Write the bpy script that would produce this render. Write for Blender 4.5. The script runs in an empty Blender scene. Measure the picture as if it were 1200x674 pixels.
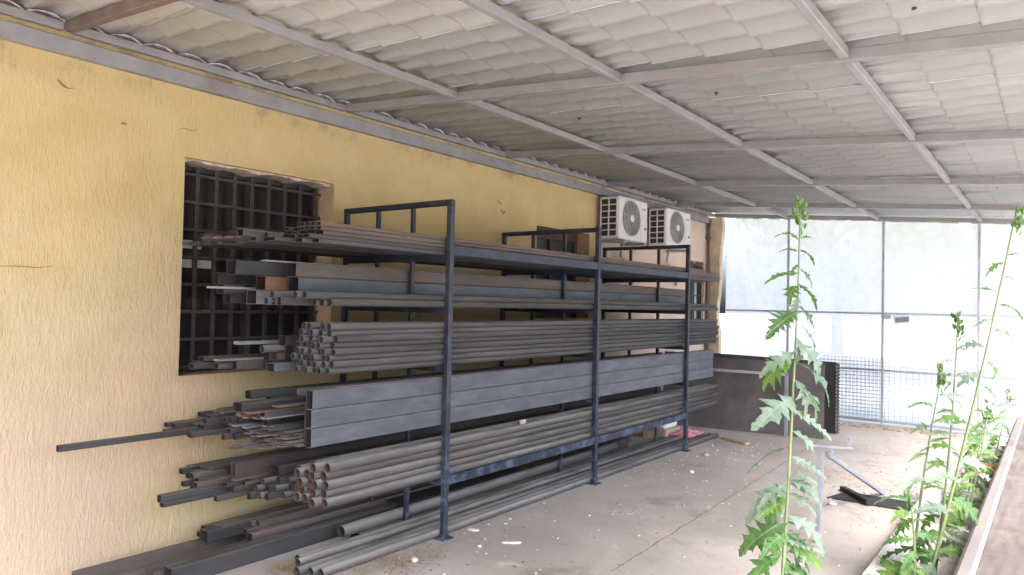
import bpy, bmesh, math, random
from mathutils import Vector, Matrix
random.seed(7)
PI = math.pi
scene = bpy.context.scene
COL = scene.collection

# ------------------------------------------------------------------ materials
def new_mat(name):
    m = bpy.data.materials.new(name); m.use_nodes = True
    nt = m.node_tree
    for n in list(nt.nodes): nt.nodes.remove(n)
    out = nt.nodes.new('ShaderNodeOutputMaterial')
    b = nt.nodes.new('ShaderNodeBsdfPrincipled')
    nt.links.new(b.outputs[0], out.inputs[0])
    return m, nt, b, out

class NT:
    """small helper to write node graphs tersely"""
    def __init__(s, nt): s.nt = nt
    def n(s, t, **kw):
        x = s.nt.nodes.new(t)
        for k, v in kw.items(): setattr(x, k, v)
        return x
    def l(s, a, b): s.nt.links.new(a, b)
    def val(s, sock, v):
        if hasattr(v, 'is_output') or hasattr(v, 'links'): s.l(v, sock)
        else: sock.default_value = v
    def math(s, op, a, b=0.0, c=None, clamp=False):
        x = s.n('ShaderNodeMath', operation=op, use_clamp=clamp)
        s.val(x.inputs[0], a); s.val(x.inputs[1], b)
        if c is not None: s.val(x.inputs[2], c)
        return x.outputs[0]
    def mix(s, f, a, b, mode='MIX'):
        x = s.n('ShaderNodeMix', data_type='RGBA', blend_type=mode)
        s.val(x.inputs[0], f)
        for i, v in ((6, a), (7, b)):
            if isinstance(v, (tuple, list)): x.inputs[i].default_value = (*v[:3], 1)
            else: s.l(v, x.inputs[i])
        return x.outputs[2]
    def noise(s, vec, scale, detail=4, rough=.6, dist=0.0):
        x = s.n('ShaderNodeTexNoise'); x.inputs['Scale'].default_value = scale
        x.inputs['Detail'].default_value = detail; x.inputs['Roughness'].default_value = rough
        x.inputs['Distortion'].default_value = dist
        if vec is not None: s.l(vec, x.inputs['Vector'])
        return x.outputs[0]
    def ramp(s, f, lo, hi, smooth=True):
        x = s.n('ShaderNodeMapRange', interpolation_type='SMOOTHSTEP' if smooth else 'LINEAR')
        s.val(x.inputs[0], f); x.inputs[1].default_value = lo; x.inputs[2].default_value = hi
        return x.outputs[0]
    def scale(s, vec, sx, sy, sz, off=None):
        x = s.n('ShaderNodeMapping'); s.l(vec, x.inputs[0]); x.inputs['Scale'].default_value = (sx, sy, sz)
        if off is not None: s.l(off, x.inputs['Location'])
        return x.outputs[0]
    def bump(s, h, strength, dist, normal=None):
        x = s.n('ShaderNodeBump'); x.inputs['Strength'].default_value = strength; x.inputs['Distance'].default_value = dist
        s.l(h, x.inputs['Height'])
        if normal is not None: s.l(normal, x.inputs['Normal'])
        return x.outputs[0]
    def pos(s): return s.n('ShaderNodeNewGeometry').outputs['Position']
    def obj(s): return s.n('ShaderNodeTexCoord').outputs['Object']
    def rnd(s): return s.n('ShaderNodeObjectInfo').outputs['Random']
    def sep(s, v):
        x = s.n('ShaderNodeSeparateXYZ'); s.l(v, x.inputs[0]); return x.outputs

def steel(name, base, dust=(.3, .27, .23), dust_amt=.5, rust=(.13, .06, .035), rust_amt=.25, metal=.35, rough=.5, var=.5, stretch=.12):
    m, nt, b, out = new_mat(name); g = NT(nt)
    r = g.rnd(); o = g.obj()
    off = g.n('ShaderNodeCombineXYZ'); g.l(g.math('MULTIPLY', r, 37.0), off.inputs[0]); g.l(g.math('MULTIPLY', r, 91.0), off.inputs[1])
    v = g.scale(o, 1, stretch, 1, off.outputs[0])
    n1 = g.noise(v, 14, 5, .65); n2 = g.noise(v, 60, 3, .6)
    v2 = g.scale(o, 1, .5, 1, off.outputs[0]); n3 = g.noise(v2, 5, 5, .6)
    c = g.mix(g.ramp(n1, .3, .75), tuple(x*.75 for x in base), tuple(x*1.25 for x in base))
    c = g.mix(g.math('MULTIPLY', g.ramp(n3, .5, .72), rust_amt), c, rust)
    # per piece tone
    tone = g.math('ADD', g.math('MULTIPLY', r, var), 1 - var/2)
    c = g.mix(1.0, c, tone, 'MULTIPLY')
    # dust that lies on upward faces
    nz = g.sep(g.n('ShaderNodeNewGeometry').outputs['Normal'])[2]
    up = g.math('MULTIPLY', g.ramp(nz, .15, .8), g.math('MULTIPLY', g.ramp(n1, .2, .62), dust_amt))
    c = g.mix(up, c, dust)
    g.l(c, b.inputs['Base Color'])
    g.l(g.math('SUBTRACT', metal, g.math('MULTIPLY', up, metal)), b.inputs['Metallic'])
    g.l(g.math('ADD', rough, g.math('MULTIPLY', n2, .25)), b.inputs['Roughness'])
    g.l(g.bump(n2, .15, .002), b.inputs['Normal'])
    return m

def simple(name, col, rough=.6, metal=0.0, var=.15, scale=12, bump=.1, col2=None, amt=.5):
    m, nt, b, out = new_mat(name); g = NT(nt)
    o = g.obj(); n = g.noise(o, scale, 5, .6); n2 = g.noise(o, scale*5, 3, .6)
    c = g.mix(g.ramp(n, .3, .7), tuple(x*(1-var) for x in col), tuple(min(1, x*(1+var)) for x in col))
    if col2: c = g.mix(g.math('MULTIPLY', g.ramp(g.noise(o, scale*.45, 6, .65), .48, .68), amt), c, col2)
    g.l(c, b.inputs['Base Color']); b.inputs['Metallic'].default_value = metal
    g.l(g.math('ADD', rough-.08, g.math('MULTIPLY', n, .16)), b.inputs['Roughness'])
    if bump: g.l(g.bump(n2, bump, .004), b.inputs['Normal'])
    return m

M = {}
M['pipe'] = steel('dark_pipe_steel', (.074, .071, .069), dust_amt=.45, rust_amt=.25)
M['box'] = steel('dark_tube_steel', (.062, .060, .060), dust_amt=.32, rust_amt=.3, var=.6)
M['channel'] = steel('grey_tube_steel', (.115, .122, .14), dust_amt=.35, rust_amt=.15, var=.12, rough=.45, stretch=.25)
M['brown'] = steel('brownish_steel', (.11, .088, .075), dust_amt=.4, rust_amt=.5, var=.5)
M['flat'] = steel('flat_bar_steel', (.13, .115, .105), dust_amt=.4, rust_amt=.55, var=.8, rough=.4)
M['rusty'] = steel('rust_dusty_pipe_steel', (.105, .098, .09), dust=(.28, .262, .235), dust_amt=.75, rust_amt=.35, var=.3)
M['orange'] = steel('orange_rusty_steel', (.24, .13, .085), dust_amt=.2, rust_amt=.3, var=.2)
M['light'] = steel('light_grey_steel', (.24, .24, .25), dust_amt=.2, rust_amt=.15, var=.3)
M['bore'] = simple('bore_dark', (.025, .022, .02), .8)
M['borer'] = simple('bore_rust', (.07, .038, .027), .8, var=.4)

def rack_paint():
    m, nt, b, out = new_mat('navy_rack_paint'); g = NT(nt)
    p = g.pos(); n = g.noise(p, 9, 6, .7); n2 = g.noise(p, 70, 3, .6)
    z = g.sep(p)[2]
    low = g.ramp(z, 1.3, .1)
    c = g.mix(g.ramp(n, .35, .7), (.016, .019, .031), (.028, .034, .056))
    worn = g.math('MULTIPLY', g.ramp(g.math('ADD', n, g.math('MULTIPLY', n2, .3)), .62, .80), g.math('ADD', .10, g.math('MULTIPLY', low, .75)))
    c = g.mix(worn, c, (.11, .15, .22))
    c = g.mix(g.math('MULTIPLY', g.ramp(g.noise(p, 30, 5, .7), .64, .74), .5), c, (.12, .07, .05))
    g.l(c, b.inputs['Base Color']); g.l(g.math('ADD', .38, g.math('MULTIPLY', n, .25)), b.inputs['Roughness'])
    g.l(g.bump(n2, .12, .002), b.inputs['Normal'])
    return m
M['rack'] = rack_paint()

def wall_mat(name, pink):
    m, nt, b, out = new_mat(name); g = NT(nt)
    p = g.pos(); s = g.sep(p); y, z = s[1], s[2]
    big = g.noise(p, .8, 5, .6, .4); mid = g.noise(p, 3.0, 5, .65); 
    st = g.scale(p, 1, 1, .28); streak = g.noise(st, 48, 4, .7, .5)
    fine = g.noise(p, 90, 4, .7)
    if pink:
        c = g.mix(g.ramp(mid, .3, .7), (.64, .50, .41), (.70, .56, .46))
        c = g.mix(g.math('MULTIPLY', g.ramp(big, .5, .7), .5), c, (.62, .52, .40))
    else:
        ochre = g.mix(g.ramp(mid, .3, .7), (.53, .405, .185), (.59, .465, .235))
        tan = g.mix(g.ramp(mid, .3, .7), (.47, .37, .22), (.53, .425, .27))
        peach = (.50, .385, .262); lime = (.53, .44, .235)
        h = g.math('ADD', z, g.math('MULTIPLY', g.math('SUBTRACT', big, .5), 2.4))
        c = g.mix(g.ramp(h, 2.3, 1.25), ochre, tan)
        # peach fade low down, away from the rack, greenish yellow near it
        hy = g.math('ADD', y, g.math('MULTIPLY', g.math('SUBTRACT', mid, .5), 1.2))
        c = g.mix(g.math('MULTIPLY', g.ramp(h, 1.25, .45), g.ramp(hy, -1.0, -1.9)), c, peach)
        c = g.mix(g.math('MULTIPLY', g.math('MULTIPLY', g.ramp(h, 1.35, .7), g.ramp(hy, -1.7, -1.0)), .8), c, lime)
        band = g.math('MULTIPLY', g.ramp(g.noise(p, 1.3, 3, .5), .52, .66), g.ramp(h, 2.4, 1.6))
        c = g.mix(g.math('MULTIPLY', band, .45), c, (.54, .37, .245))
    # sooty marks below the eaves with roof-gap shade painted into the colour, dark flecks
    soot_gap_shade = g.math('MULTIPLY', g.ramp(g.math('ADD', z, g.math('MULTIPLY', streak, .3)), 2.90, 3.14), g.ramp(mid, .4, .7))
    c = g.mix(g.math('MULTIPLY', soot_gap_shade, .7), c, (.12, .09, .06))
    fleck = g.ramp(g.noise(p, 7, 6, .75), .71, .78)
    c = g.mix(g.math('MULTIPLY', fleck, .35), c, (.25, .17, .10))
    c = g.mix(g.math('MULTIPLY', g.ramp(streak, .58, .75), .16), c, (.40, .28, .15))
    g.l(c, b.inputs['Base Color']); b.inputs['Roughness'].default_value = .9
    b.inputs['Specular IOR Level'].default_value = .2
    hgt = g.math('ADD', g.math('MULTIPLY', streak, 1.0), g.math('MULTIPLY', fine, .35))
    g.l(g.bump(hgt, .7, .014), b.inputs['Normal'])
    return m
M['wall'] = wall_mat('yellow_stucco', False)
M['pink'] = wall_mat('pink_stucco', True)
M['crackbrown'] = simple('crack_brown', (.22, .14, .08), .9, bump=0)
M['pier'] = simple('beige_rough_plaster', (.60, .50, .36), .9, scale=5, var=.2, bump=.5, col2=(.44, .35, .24), amt=.5)
M['brick'] = simple('broken_brick', (.36, .17, .09), .9, var=.35, scale=25, bump=.5)
M['chip'] = simple('broken_plaster', (.55, .44, .36), .9, var=.3, scale=25, bump=.5)
M['jamb'] = simple('tan_reveal_plaster', (.46, .33, .19), .9, var=.15, scale=4, bump=.3)

def concrete(name, dark, light, tint, dirt, crack=True):
    m, nt, b, out = new_mat(name); g = NT(nt)
    p = g.pos(); a = g.noise(p, .7, 6, .62, .5); q = g.noise(p, 4.5, 6, .7); f = g.noise(p, 55, 4, .7); ff = g.noise(p, 240, 2, .6)
    c = g.mix(g.ramp(a, .32, .68), dark, light)
    c = g.mix(g.math('MULTIPLY', g.ramp(q, .45, .72), .6), c, tint)
    c = g.mix(g.math('MULTIPLY', g.ramp(g.noise(p, 1.7, 7, .7, .8), .54, .68), .6), c, dirt)
    c = g.mix(g.math('MULTIPLY', g.ramp(g.noise(p, 2.3, 5, .6), .63, .72), .55), c, tuple(min(1, x*1.35) for x in light))
    c = g.mix(g.math('MULTIPLY', g.ramp(f, .58, .74), .45), c, dirt)
    c = g.mix(g.math('MULTIPLY', g.ramp(ff, .62, .75), .25), c, tuple(min(1, x*1.4) for x in light))
    if crack:
        vo = g.n('ShaderNodeTexVoronoi', feature='DISTANCE_TO_EDGE'); vo.inputs['Scale'].default_value = .55
        w = g.n('ShaderNodeVectorMath', operation='ADD'); g.l(p, w.inputs[0])
        nz = g.n('ShaderNodeTexNoise'); nz.inputs['Scale'].default_value = 3; g.l(p, nz.inputs['Vector'])
        sc = g.n('ShaderNodeVectorMath', operation='SCALE'); g.l(nz.outputs['Color'], sc.inputs[0]); sc.inputs['Scale'].default_value = .35
        g.l(sc.outputs[0], w.inputs[1]); g.l(w.outputs[0], vo.inputs['Vector'])
        cr = g.math('MULTIPLY', g.ramp(vo.outputs['Distance'], .012, .0), g.ramp(q, .42, .55))
        c = g.mix(g.math('MULTIPLY', cr, .12), c, tuple(x*.45 for x in dirt))
    g.l(c, b.inputs['Base Color']); g.l(g.math('ADD', .72, g.math('MULTIPLY', q, .2)), b.inputs['Roughness'])
    h = g.math('ADD', g.math('MULTIPLY', q, .6), g.math('MULTIPLY', f, .5))
    g.l(g.bump(h, .5, .012), b.inputs['Normal'])
    return m
M['floor'] = concrete('dusty_concrete', (.325, .28, .235), (.45, .395, .34), (.365, .315, .265), (.21, .16, .12))
M['yard'] = concrete('yard_earth', (.46, .42, .36), (.56, .52, .46), (.46, .43, .35), (.32, .27, .20), False)
M['kerb'] = concrete('pale_kerb_concrete', (.44, .41, .38), (.54, .51, .47), (.47, .43, .39), (.30, .25, .21), False)
M['troughrim'] = concrete('trough_concrete', (.15, .13, .115), (.20, .175, .155), (.17, .14, .12), (.11, .085, .065), False)
M['soil'] = concrete('trough_soil', (.10, .078, .062), (.15, .122, .102), (.085, .06, .045), (.05, .034, .025), False)
M['bedsoil'] = concrete('bed_rubble_soil', (.36, .30, .26), (.46, .40, .36), (.42, .34, .29), (.24, .19, .15), False)

M['roofpaint'] = simple('grey_painted_frame', (.265, .257, .255), .5, var=.1, scale=6, bump=.05, col2=(.27, .22, .19), amt=.35)
M['eaves'] = simple('grey_blue_eaves_beam', (.26, .252, .255), .5, var=.12, scale=5, bump=.05, col2=(.16, .12, .10), amt=.4)
M['browniron'] = simple('brown_primer_beam', (.15, .115, .10), .55, var=.25, scale=8, bump=.08)
def sheet_mat():
    m, nt, b, out = new_mat('fibre_cement_sheet'); g = NT(nt)
    p = g.pos(); r = g.rnd()
    a = g.noise(p, 1.4, 6, .65, .6); f = g.noise(p, 45, 4, .7)
    st = g.noise(g.scale(p, .6, 3.0, 1), 5, 5, .7)
    c = g.mix(g.ramp(a, .3, .7), (.565, .585, .595), (.645, .665, .675))
    c = g.mix(g.math('MULTIPLY', g.ramp(st, .55, .75), .14), c, (.46, .43, .39))
    c = g.mix(1.0, c, g.math('ADD', .9, g.math('MULTIPLY', r, .16)), 'MULTIPLY')
    fx_ = g.math('FRACT', g.math('ADD', g.math('DIVIDE', g.sep(g.obj())[0], .305), .04))
    seam = g.math('MULTIPLY', g.ramp(g.math('ABSOLUTE', g.math('SUBTRACT', fx_, .035)), .055, .0), g.ramp(g.noise(p, 6, 4, .6), .25, .6))
    c = g.mix(g.math('MULTIPLY', seam, .42), c, (.30, .27, .23))
    g.l(c, b.inputs['Base Color']); b.inputs['Roughness'].default_value = .85
    g.l(g.bump(f, .25, .004), b.inputs['Normal'])
    return m
M['sheet'] = sheet_mat()
M['fence'] = simple('grey_fence_steel', (.40, .41, .42), .5, metal=.2, scale=8, bump=.05)
M['wire'] = simple('grey_wire', (.34, .34, .35), .5, metal=.3, bump=0)
def film_mat():
    m, nt, b, out = new_mat('milky_plastic_film'); g = NT(nt)
    nt.nodes.remove(b)
    p = g.pos(); n = g.noise(g.scale(p, 1, 1, .35), 2.2, 5, .6, .8); n2 = g.noise(p, 9, 4, .6)
    tr = g.n('ShaderNodeBsdfTranslucent'); tp = g.n('ShaderNodeBsdfTransparent'); df = g.n('ShaderNodeBsdfDiffuse')
    g.l(g.mix(g.ramp(n, .3, .7), (.73, .75, .755), (.80, .815, .815)), tr.inputs[0])
    tp.inputs[0].default_value = (.95, .96, .96, 1); df.inputs[0].default_value = (.85, .86, .87, 1)
    m1 = g.n('ShaderNodeMixShader'); m1.inputs[0].default_value = .25; g.l(tr.outputs[0], m1.inputs[1]); g.l(df.outputs[0], m1.inputs[2])
    m2 = g.n('ShaderNodeMixShader'); g.l(g.math('ADD', .17, g.math('MULTIPLY', g.ramp(n2, .35, .7), .06)), m2.inputs[0])
    g.l(m1.outputs[0], m2.inputs[1]); g.l(tp.outputs[0], m2.inputs[2])
    g.l(m2.outputs[0], out.inputs[0])
    return m
M['film'] = film_mat()
M['rustplate'] = simple('rusty_dark_plate', (.10, .085, .08), .5, var=.3, scale=3, bump=.1, col2=(.17, .10, .07), amt=.8)
M['blackplate'] = simple('black_plate', (.035, .034, .036), .5, var=.3, scale=4, bump=.1)
M['galv'] = simple('galvanised_steel', (.36, .375, .40), .42, metal=.35, var=.15, scale=10, bump=.03)
M['acwhite'] = simple('ac_white_paint', (.70, .69, .65), .45, var=.05, scale=3, bump=0, col2=(.50, .47, .42), amt=.35)
M['acgrey'] = simple('ac_grey_plastic', (.34, .34, .33), .5, var=.1, bump=0)
M['acdark'] = simple('ac_dark_coil', (.03, .03, .03), .6, bump=0)
M['hose'] = simple('pale_hose', (.50, .45, .38), .6, bump=.1)
M['white'] = simple('white_plastic', (.72, .75, .78), .45, var=.08, bump=0)
M['pinkcloth'] = simple('pink_cloth', (.55, .22, .26), .9, var=.25, bump=.4)
M['wood'] = simple('weathered_wood', (.38, .28, .19), .85, var=.25, scale=20, bump=.3)
M['plaster'] = simple('white_plaster_bit', (.62, .58, .53), .9, var=.2, bump=.4)
M['winframe'] = simple('dark_window_frame', (.035, .03, .028), .6, var=.2, bump=.05)
M['grille'] = simple('black_iron_grille', (.046, .040, .036), .55, var=.25, bump=.05)
M['darkwood'] = simple('red_brown_window_frame', (.10, .045, .03), .55, var=.25, bump=.1)
M['bluegrey'] = simple('blue_grey_frame', (.45, .50, .55), .5, var=.15, bump=.05)
M['paleblind'] = simple('pale_blind_slat', (.42, .43, .45), .6, var=.1, bump=.05)
def glass(name, col):
    m, nt, b, out = new_mat(name); b.inputs['Base Color'].default_value = (*col, 1)
    b.inputs['Roughness'].default_value = .3; b.inputs['Specular IOR Level'].default_value = .25
    g = NT(nt); n = g.noise(g.obj(), 3, 3, .5); g.l(g.bump(n, .05, .02), b.inputs['Normal'])
    return m
M['glass'] = glass('dark_pane', (.024, .021, .020))
M['glassg'] = glass('greenish_pane', (.05, .06, .058))
def leafmat(name, a, bcol, tl):
    m, nt, b, out = new_mat(name); g = NT(nt)
    r = g.rnd(); o = g.obj(); n = g.noise(o, 14, 4, .6)
    c = g.mix(g.ramp(n, .3, .7), a, bcol)
    c = g.mix(1.0, c, g.math('ADD', .72, g.math('MULTIPLY', r, .56)), 'MULTIPLY')
    vein = g.ramp(g.math('ABSOLUTE', g.sep(o)[1]), .012, .003)
    c = g.mix(g.math('MULTIPLY', vein, .5), c, (.28, .34, .20))
    g.l(c, b.inputs['Base Color']); b.inputs['Roughness'].default_value = .5
    t = g.n('ShaderNodeBsdfTranslucent'); g.l(g.mix(1.0, c, tl, 'MULTIPLY'), t.inputs[0])
    mx = g.n('ShaderNodeMixShader'); mx.inputs[0].default_value = .35
    g.l(b.outputs[0], mx.inputs[1]); g.l(t.outputs[0], mx.inputs[2]); g.l(mx.outputs[0], out.inputs[0])
    return m
M['leaf'] = leafmat('thistle_leaf_green', (.06, .135, .035), (.11, .20, .065), (2.0, 2.2, 1.0))
M['leafpale'] = leafmat('thistle_leaf_pale', (.15, .21, .145), (.21, .27, .20), (1.4, 1.6, 1.1))
M['leafbright'] = leafmat('thistle_leaf_bright', (.11, .20, .035), (.15, .25, .06), (2.0, 2.2, 1.0))
M['stem'] = simple('thistle_stem', (.16, .20, .08), .6, var=.2, bump=.1, col2=(.20, .15, .07), amt=.3)
M['treeleaf'] = leafmat('tree_leaves', (.07, .13, .035), (.13, .21, .06), (1.8, 2.1, 1.0))
M['bark'] = simple('tree_bark', (.12, .09, .065), .9, var=.35, scale=10, bump=.5)
M['litter'] = simple('dry_leaf_litter', (.25, .17, .09), .9, var=.5, scale=40, bump=.2)
M['rubble'] = simple('rubble_bits', (.42, .35, .29), .9, var=.45, scale=25, bump=.3)
M['grass'] = leafmat('weed_blades', (.10, .15, .04), (.16, .20, .07), (1.6, 1.8, 1.0))

# ------------------------------------------------------------------ mesh helpers
def box(bm, lo, hi, mi=0, mat=None):
    (x0, y0, z0), (x1, y1, z1) = lo, hi
    vs = [bm.verts.new(v) for v in ((x0,y0,z0),(x1,y0,z0),(x1,y1,z0),(x0,y1,z0),(x0,y0,z1),(x1,y0,z1),(x1,y1,z1),(x0,y1,z1))]
    if mat is not None:
        for v in vs: v.co = mat @ v.co
    for f in ((0,3,2,1),(4,5,6,7),(0,1,5,4),(1,2,6,5),(2,3,7,6),(3,0,4,7)):
        fc = bm.faces.new([vs[i] for i in f]); fc.material_index = mi
    return vs

def bar(bm, a, b, w, h, mi=0, up=(0,0,1)):
    """rectangular bar from a to b, w across and h along up"""
    a, b = Vector(a), Vector(b); d = (b-a); L = d.length; d.normalize()
    u = Vector(up); s = d.cross(u)
    if s.length < 1e-4: u = Vector((0,1,0)); s = d.cross(u)
    s.normalize(); u = s.cross(d)
    mt = Matrix(((s.x,d.x,u.x,a.x),(s.y,d.y,u.y,a.y),(s.z,d.z,u.z,a.z),(0,0,0,1)))
    box(bm, (-w/2,0,-h/2), (w/2,L,h/2), mi, mt)

def tube(bm, pts, rad, seg=10, cap=True, mi=0):
    pts = [Vector(p) for p in pts]; rings = []
    for i, p in enumerate(pts):
        d = (pts[min(i+1,len(pts)-1)] - pts[max(i-1,0)]).normalized()
        a = d.cross(Vector((0,0,1)));
        if a.length < .05: a = d.cross(Vector((1,0,0)))
        a.normalize(); c = d.cross(a)
        r = rad[i] if isinstance(rad, (list,tuple)) else rad
        rings.append([bm.verts.new(p + (a*math.cos(t)+c*math.sin(t))*r) for t in [2*PI*k/seg for k in range(seg)]])
    for A, B in zip(rings, rings[1:]):
        for k in range(seg):
            f = bm.faces.new((A[k],A[(k+1)%seg],B[(k+1)%seg],B[k])); f.smooth = True; f.material_index = mi
    if cap:
        for R in (rings[0], rings[-1]):
            try: bm.faces.new(R).material_index = mi
            except ValueError: pass

def prism(bm, pts2, lo, hi, axis='x', mi=0):
    """outline extruded along an axis; pts2 are the other two coordinates in order"""
    def P(a, b, t): return {'x': (t,a,b), 'y': (a,t,b), 'z': (a,b,t)}[axis]
    A = [bm.verts.new(P(a,b,lo)) for a,b in pts2]; B = [bm.verts.new(P(a,b,hi)) for a,b in pts2]
    n = len(A)
    for i in range(n): bm.faces.new((A[i],A[(i+1)%n],B[(i+1)%n],B[i])).material_index = mi
    bm.faces.new(A[::-1]).material_index = mi; bm.faces.new(B).material_index = mi

def mesh_from(name, bm, mats, bevel=0.0):
    bmesh.ops.recalc_face_normals(bm, faces=bm.faces)
    if bevel:
        ed = [e for e in bm.edges if len(e.link_faces)==2 and e.calc_face_angle(0) > .7]
        bmesh.ops.bevel(bm, geom=ed, offset=bevel, segments=1, affect='EDGES', profile=.5)
    me = bpy.data.meshes.new(name); bm.to_mesh(me); bm.free()
    for m in (mats if isinstance(mats,(list,tuple)) else [mats]): me.materials.append(M[m] if isinstance(m,str) else m)
    return me

def link(name, data, parent=None, loc=(0,0,0)):
    o = bpy.data.objects.new(name, data); COL.objects.link(o); o.location = loc
    if parent is not None: o.parent = parent
    return o

def obj(name, bm, mats, parent=None, bevel=0.0):
    """links a world-space bmesh; when parented the vertices are moved into the parent's space"""
    if parent is not None:
        q = parent; off = Vector((0,0,0))
        while q is not None: off += q.location; q = q.parent
        for v in bm.verts: v.co -= off
    return link(name, mesh_from(name, bm, mats, bevel), parent)

def tag(o, label=None, cat=None, group=None, kind=None):
    if label: o['label'] = label
    if cat: o['category'] = cat
    if group: o['group'] = group
    if kind: o['kind'] = kind
    return o

def empty(name, loc, label, cat, group=None):
    o = bpy.data.objects.new(name, None); COL.objects.link(o); o.location = loc; o.empty_display_size = .1
    return tag(o, label, cat, group)

# ------------------------------------------------------------------ setting
def sheet(name, x0, x1, y0, y1, z, mat, label, n=1):
    bm = bmesh.new(); bmesh.ops.create_grid(bm, x_segments=n, y_segments=n, size=.5)
    for v in bm.verts: v.co = Vector((x0+(v.co.x+.5)*(x1-x0), y0+(v.co.y+.5)*(y1-y0), z))
    return tag(obj(name, bm, mat), label, 'ground', kind='structure')
sheet('ground', -220, 220, -220, 220, -.03, 'yard', 'pale trampled earth of the yard around the concrete floor')
bm = bmesh.new(); box(bm, (-1.15,-7,-.028), (2.44,7.75,0)); box(bm, (2.442,-7,-.028), (4.6,-2.602,0))
tag(obj('concrete_floor', bm, 'floor'), 'dusty grey concrete floor under the canopy roof', 'floor', kind='structure')
bm = bmesh.new(); box(bm, (2.562,-2.6,-.028), (2.95,7.75,.03))
tag(obj('planting_bed', bm, 'bedsoil'), 'narrow earth bed between kerb and concrete trough', 'bed', kind='structure')

# slab joint with dirt, running along the floor
bm = bmesh.new(); rr = random.Random(3); prev = None
for i in range(150):
    y = .2 + i*.045; x = 1.19 - .035*y + .004*math.sin(i*.7) + rr.uniform(-.003,.003); w = .003 + .005*rr.random()
    a, b_ = bm.verts.new((x-w,y,.0015)), bm.verts.new((x+w,y,.0015))
    if prev: bm.faces.new((prev[0],prev[1],b_,a))
    prev = (a,b_)
tag(obj('floor_joint', bm, 'litter'), 'dirt filled joint running across the concrete floor', 'floor joint', kind='structure')

# ------------------------------------------------------------------ house wall
WX = -1.15
house = empty('house', (WX, 2, 0), 'yellow stucco house wall with barred windows behind the pipe rack', 'house')
def wall_panel(x, y0, y1, z0, z1, holes, depth):
    bm = bmesh.new()
    ys = sorted({y0,y1,*[h[0] for h in holes],*[h[1] for h in holes]}); zs = sorted({z0,z1,*[h[2] for h in holes],*[h[3] for h in holes]})
    inside = lambda a,b: any(h[0]<=a<=h[1] and h[2]<=b<=h[3] for h in holes)
    for xx in (x, x-depth):
        for ya, yb in zip(ys,ys[1:]):
            for za, zb in zip(zs,zs[1:]):
                if inside((ya+yb)/2,(za+zb)/2): continue
                bm.faces.new([bm.verts.new(v) for v in ((xx,ya,za),(xx,yb,za),(xx,yb,zb),(xx,ya,zb))])
    def ring(a,b,c,d,mi):
        for p,q in (((a,c),(b,c)),((b,c),(b,d)),((b,d),(a,d)),((a,d),(a,c))):
            f = bm.faces.new([bm.verts.new(v) for v in ((x,*p),(x,*q),(x-depth,*q),(x-depth,*p))]); f.material_index = mi
    ring(y0,y1,z0,z1,0)
    for h in holes: ring(*h,1)
    bmesh.ops.remove_doubles(bm, verts=bm.verts, dist=1e-5)
    return bm
W1 = (-1.275,-.075,1.095,2.50); W2 = (2.66,3.76,1.45,2.45); W3 = (6.68,7.36,1.25,2.33)
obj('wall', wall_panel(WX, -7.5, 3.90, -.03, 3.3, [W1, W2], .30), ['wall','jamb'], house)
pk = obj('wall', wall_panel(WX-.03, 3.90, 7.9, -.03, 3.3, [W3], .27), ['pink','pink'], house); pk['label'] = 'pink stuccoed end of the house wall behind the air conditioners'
bm = bmesh.new(); box(bm, (-7,-7.5,-.03), (-1.46,-7.3,3.25)); box(bm, (-7,7.7,-.03), (-1.46,7.9,3.25)); box(bm, (-7.2,-7.5,-.03), (-7,7.9,3.25))
obj('rear_wall', bm, 'wall', house)
bm = bmesh.new(); prism(bm, [(-7.4,3.3),(-1.1,3.3),(-1.1,3.38),(-4.2,4.7),(-7.4,3.38)], -7.8, 8.2, 'y'); obj('roof', bm, 'brick', house)
# jagged broken plaster at window heads
def jag(y0,y1,zt,x0,x1,amp,seed,mat,name):
    r = random.Random(seed); bm = bmesh.new(); pts = []
    n = int((y1-y0)/.035)
    for i in range(n+1): pts.append((y0+(y1-y0)*i/n, zt - r.uniform(.1,1)*amp*(.4+.6*abs(math.sin(i*.35+seed)))))
    prism(bm, [(y0,zt+.004)]+pts+[(y1,zt+.004)], x0, x1, 'x'); return obj(name, bm, mat, house)
jag(-1.272,-.08,2.498,-1.36,-1.19,.026,2,'chip','broken_plaster')
jag(6.685,7.355,2.328,-1.23,-1.19,.05,5,'brick','broken_brick')
# flecks and cracks on the stucco
def crack(pts, w, seed):
    r = random.Random(seed); bm = bmesh.new(); prev = None
    for (y,z) in pts:
        ww = w*r.uniform(.4,1.2); a,b_ = bm.verts.new((WX+.004,y,z-ww)), bm.verts.new((WX+.004,y+.002,z+ww))
        if prev: bm.faces.new((prev[0],prev[1],b_,a))
        prev=(a,b_)
    return obj('crack', bm, 'crackbrown', house)
crack([(-2.29,1.742),(-2.2,1.748),(-2.1,1.745),(-2.02,1.757)],.0025,1)
crack([(-2.03,2.80),(-2.0,2.775),(-1.975,2.765),(-1.95,2.772)],.006,2)
crack([(-1.33,2.665),(-1.29,2.68),(-1.24,2.675),(-1.2,2.69)],.003,3)
crack([(2.02,2.545),(2.04,2.53),(2.07,2.515),(2.09,2.53)],.018,4)
crack([(1.96,2.63),(2.0,2.61),(2.03,2.60)],.008,6)
crack([(-1.68,2.628),(-1.665,2.633),(-1.65,2.63)],.007,5)

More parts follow.
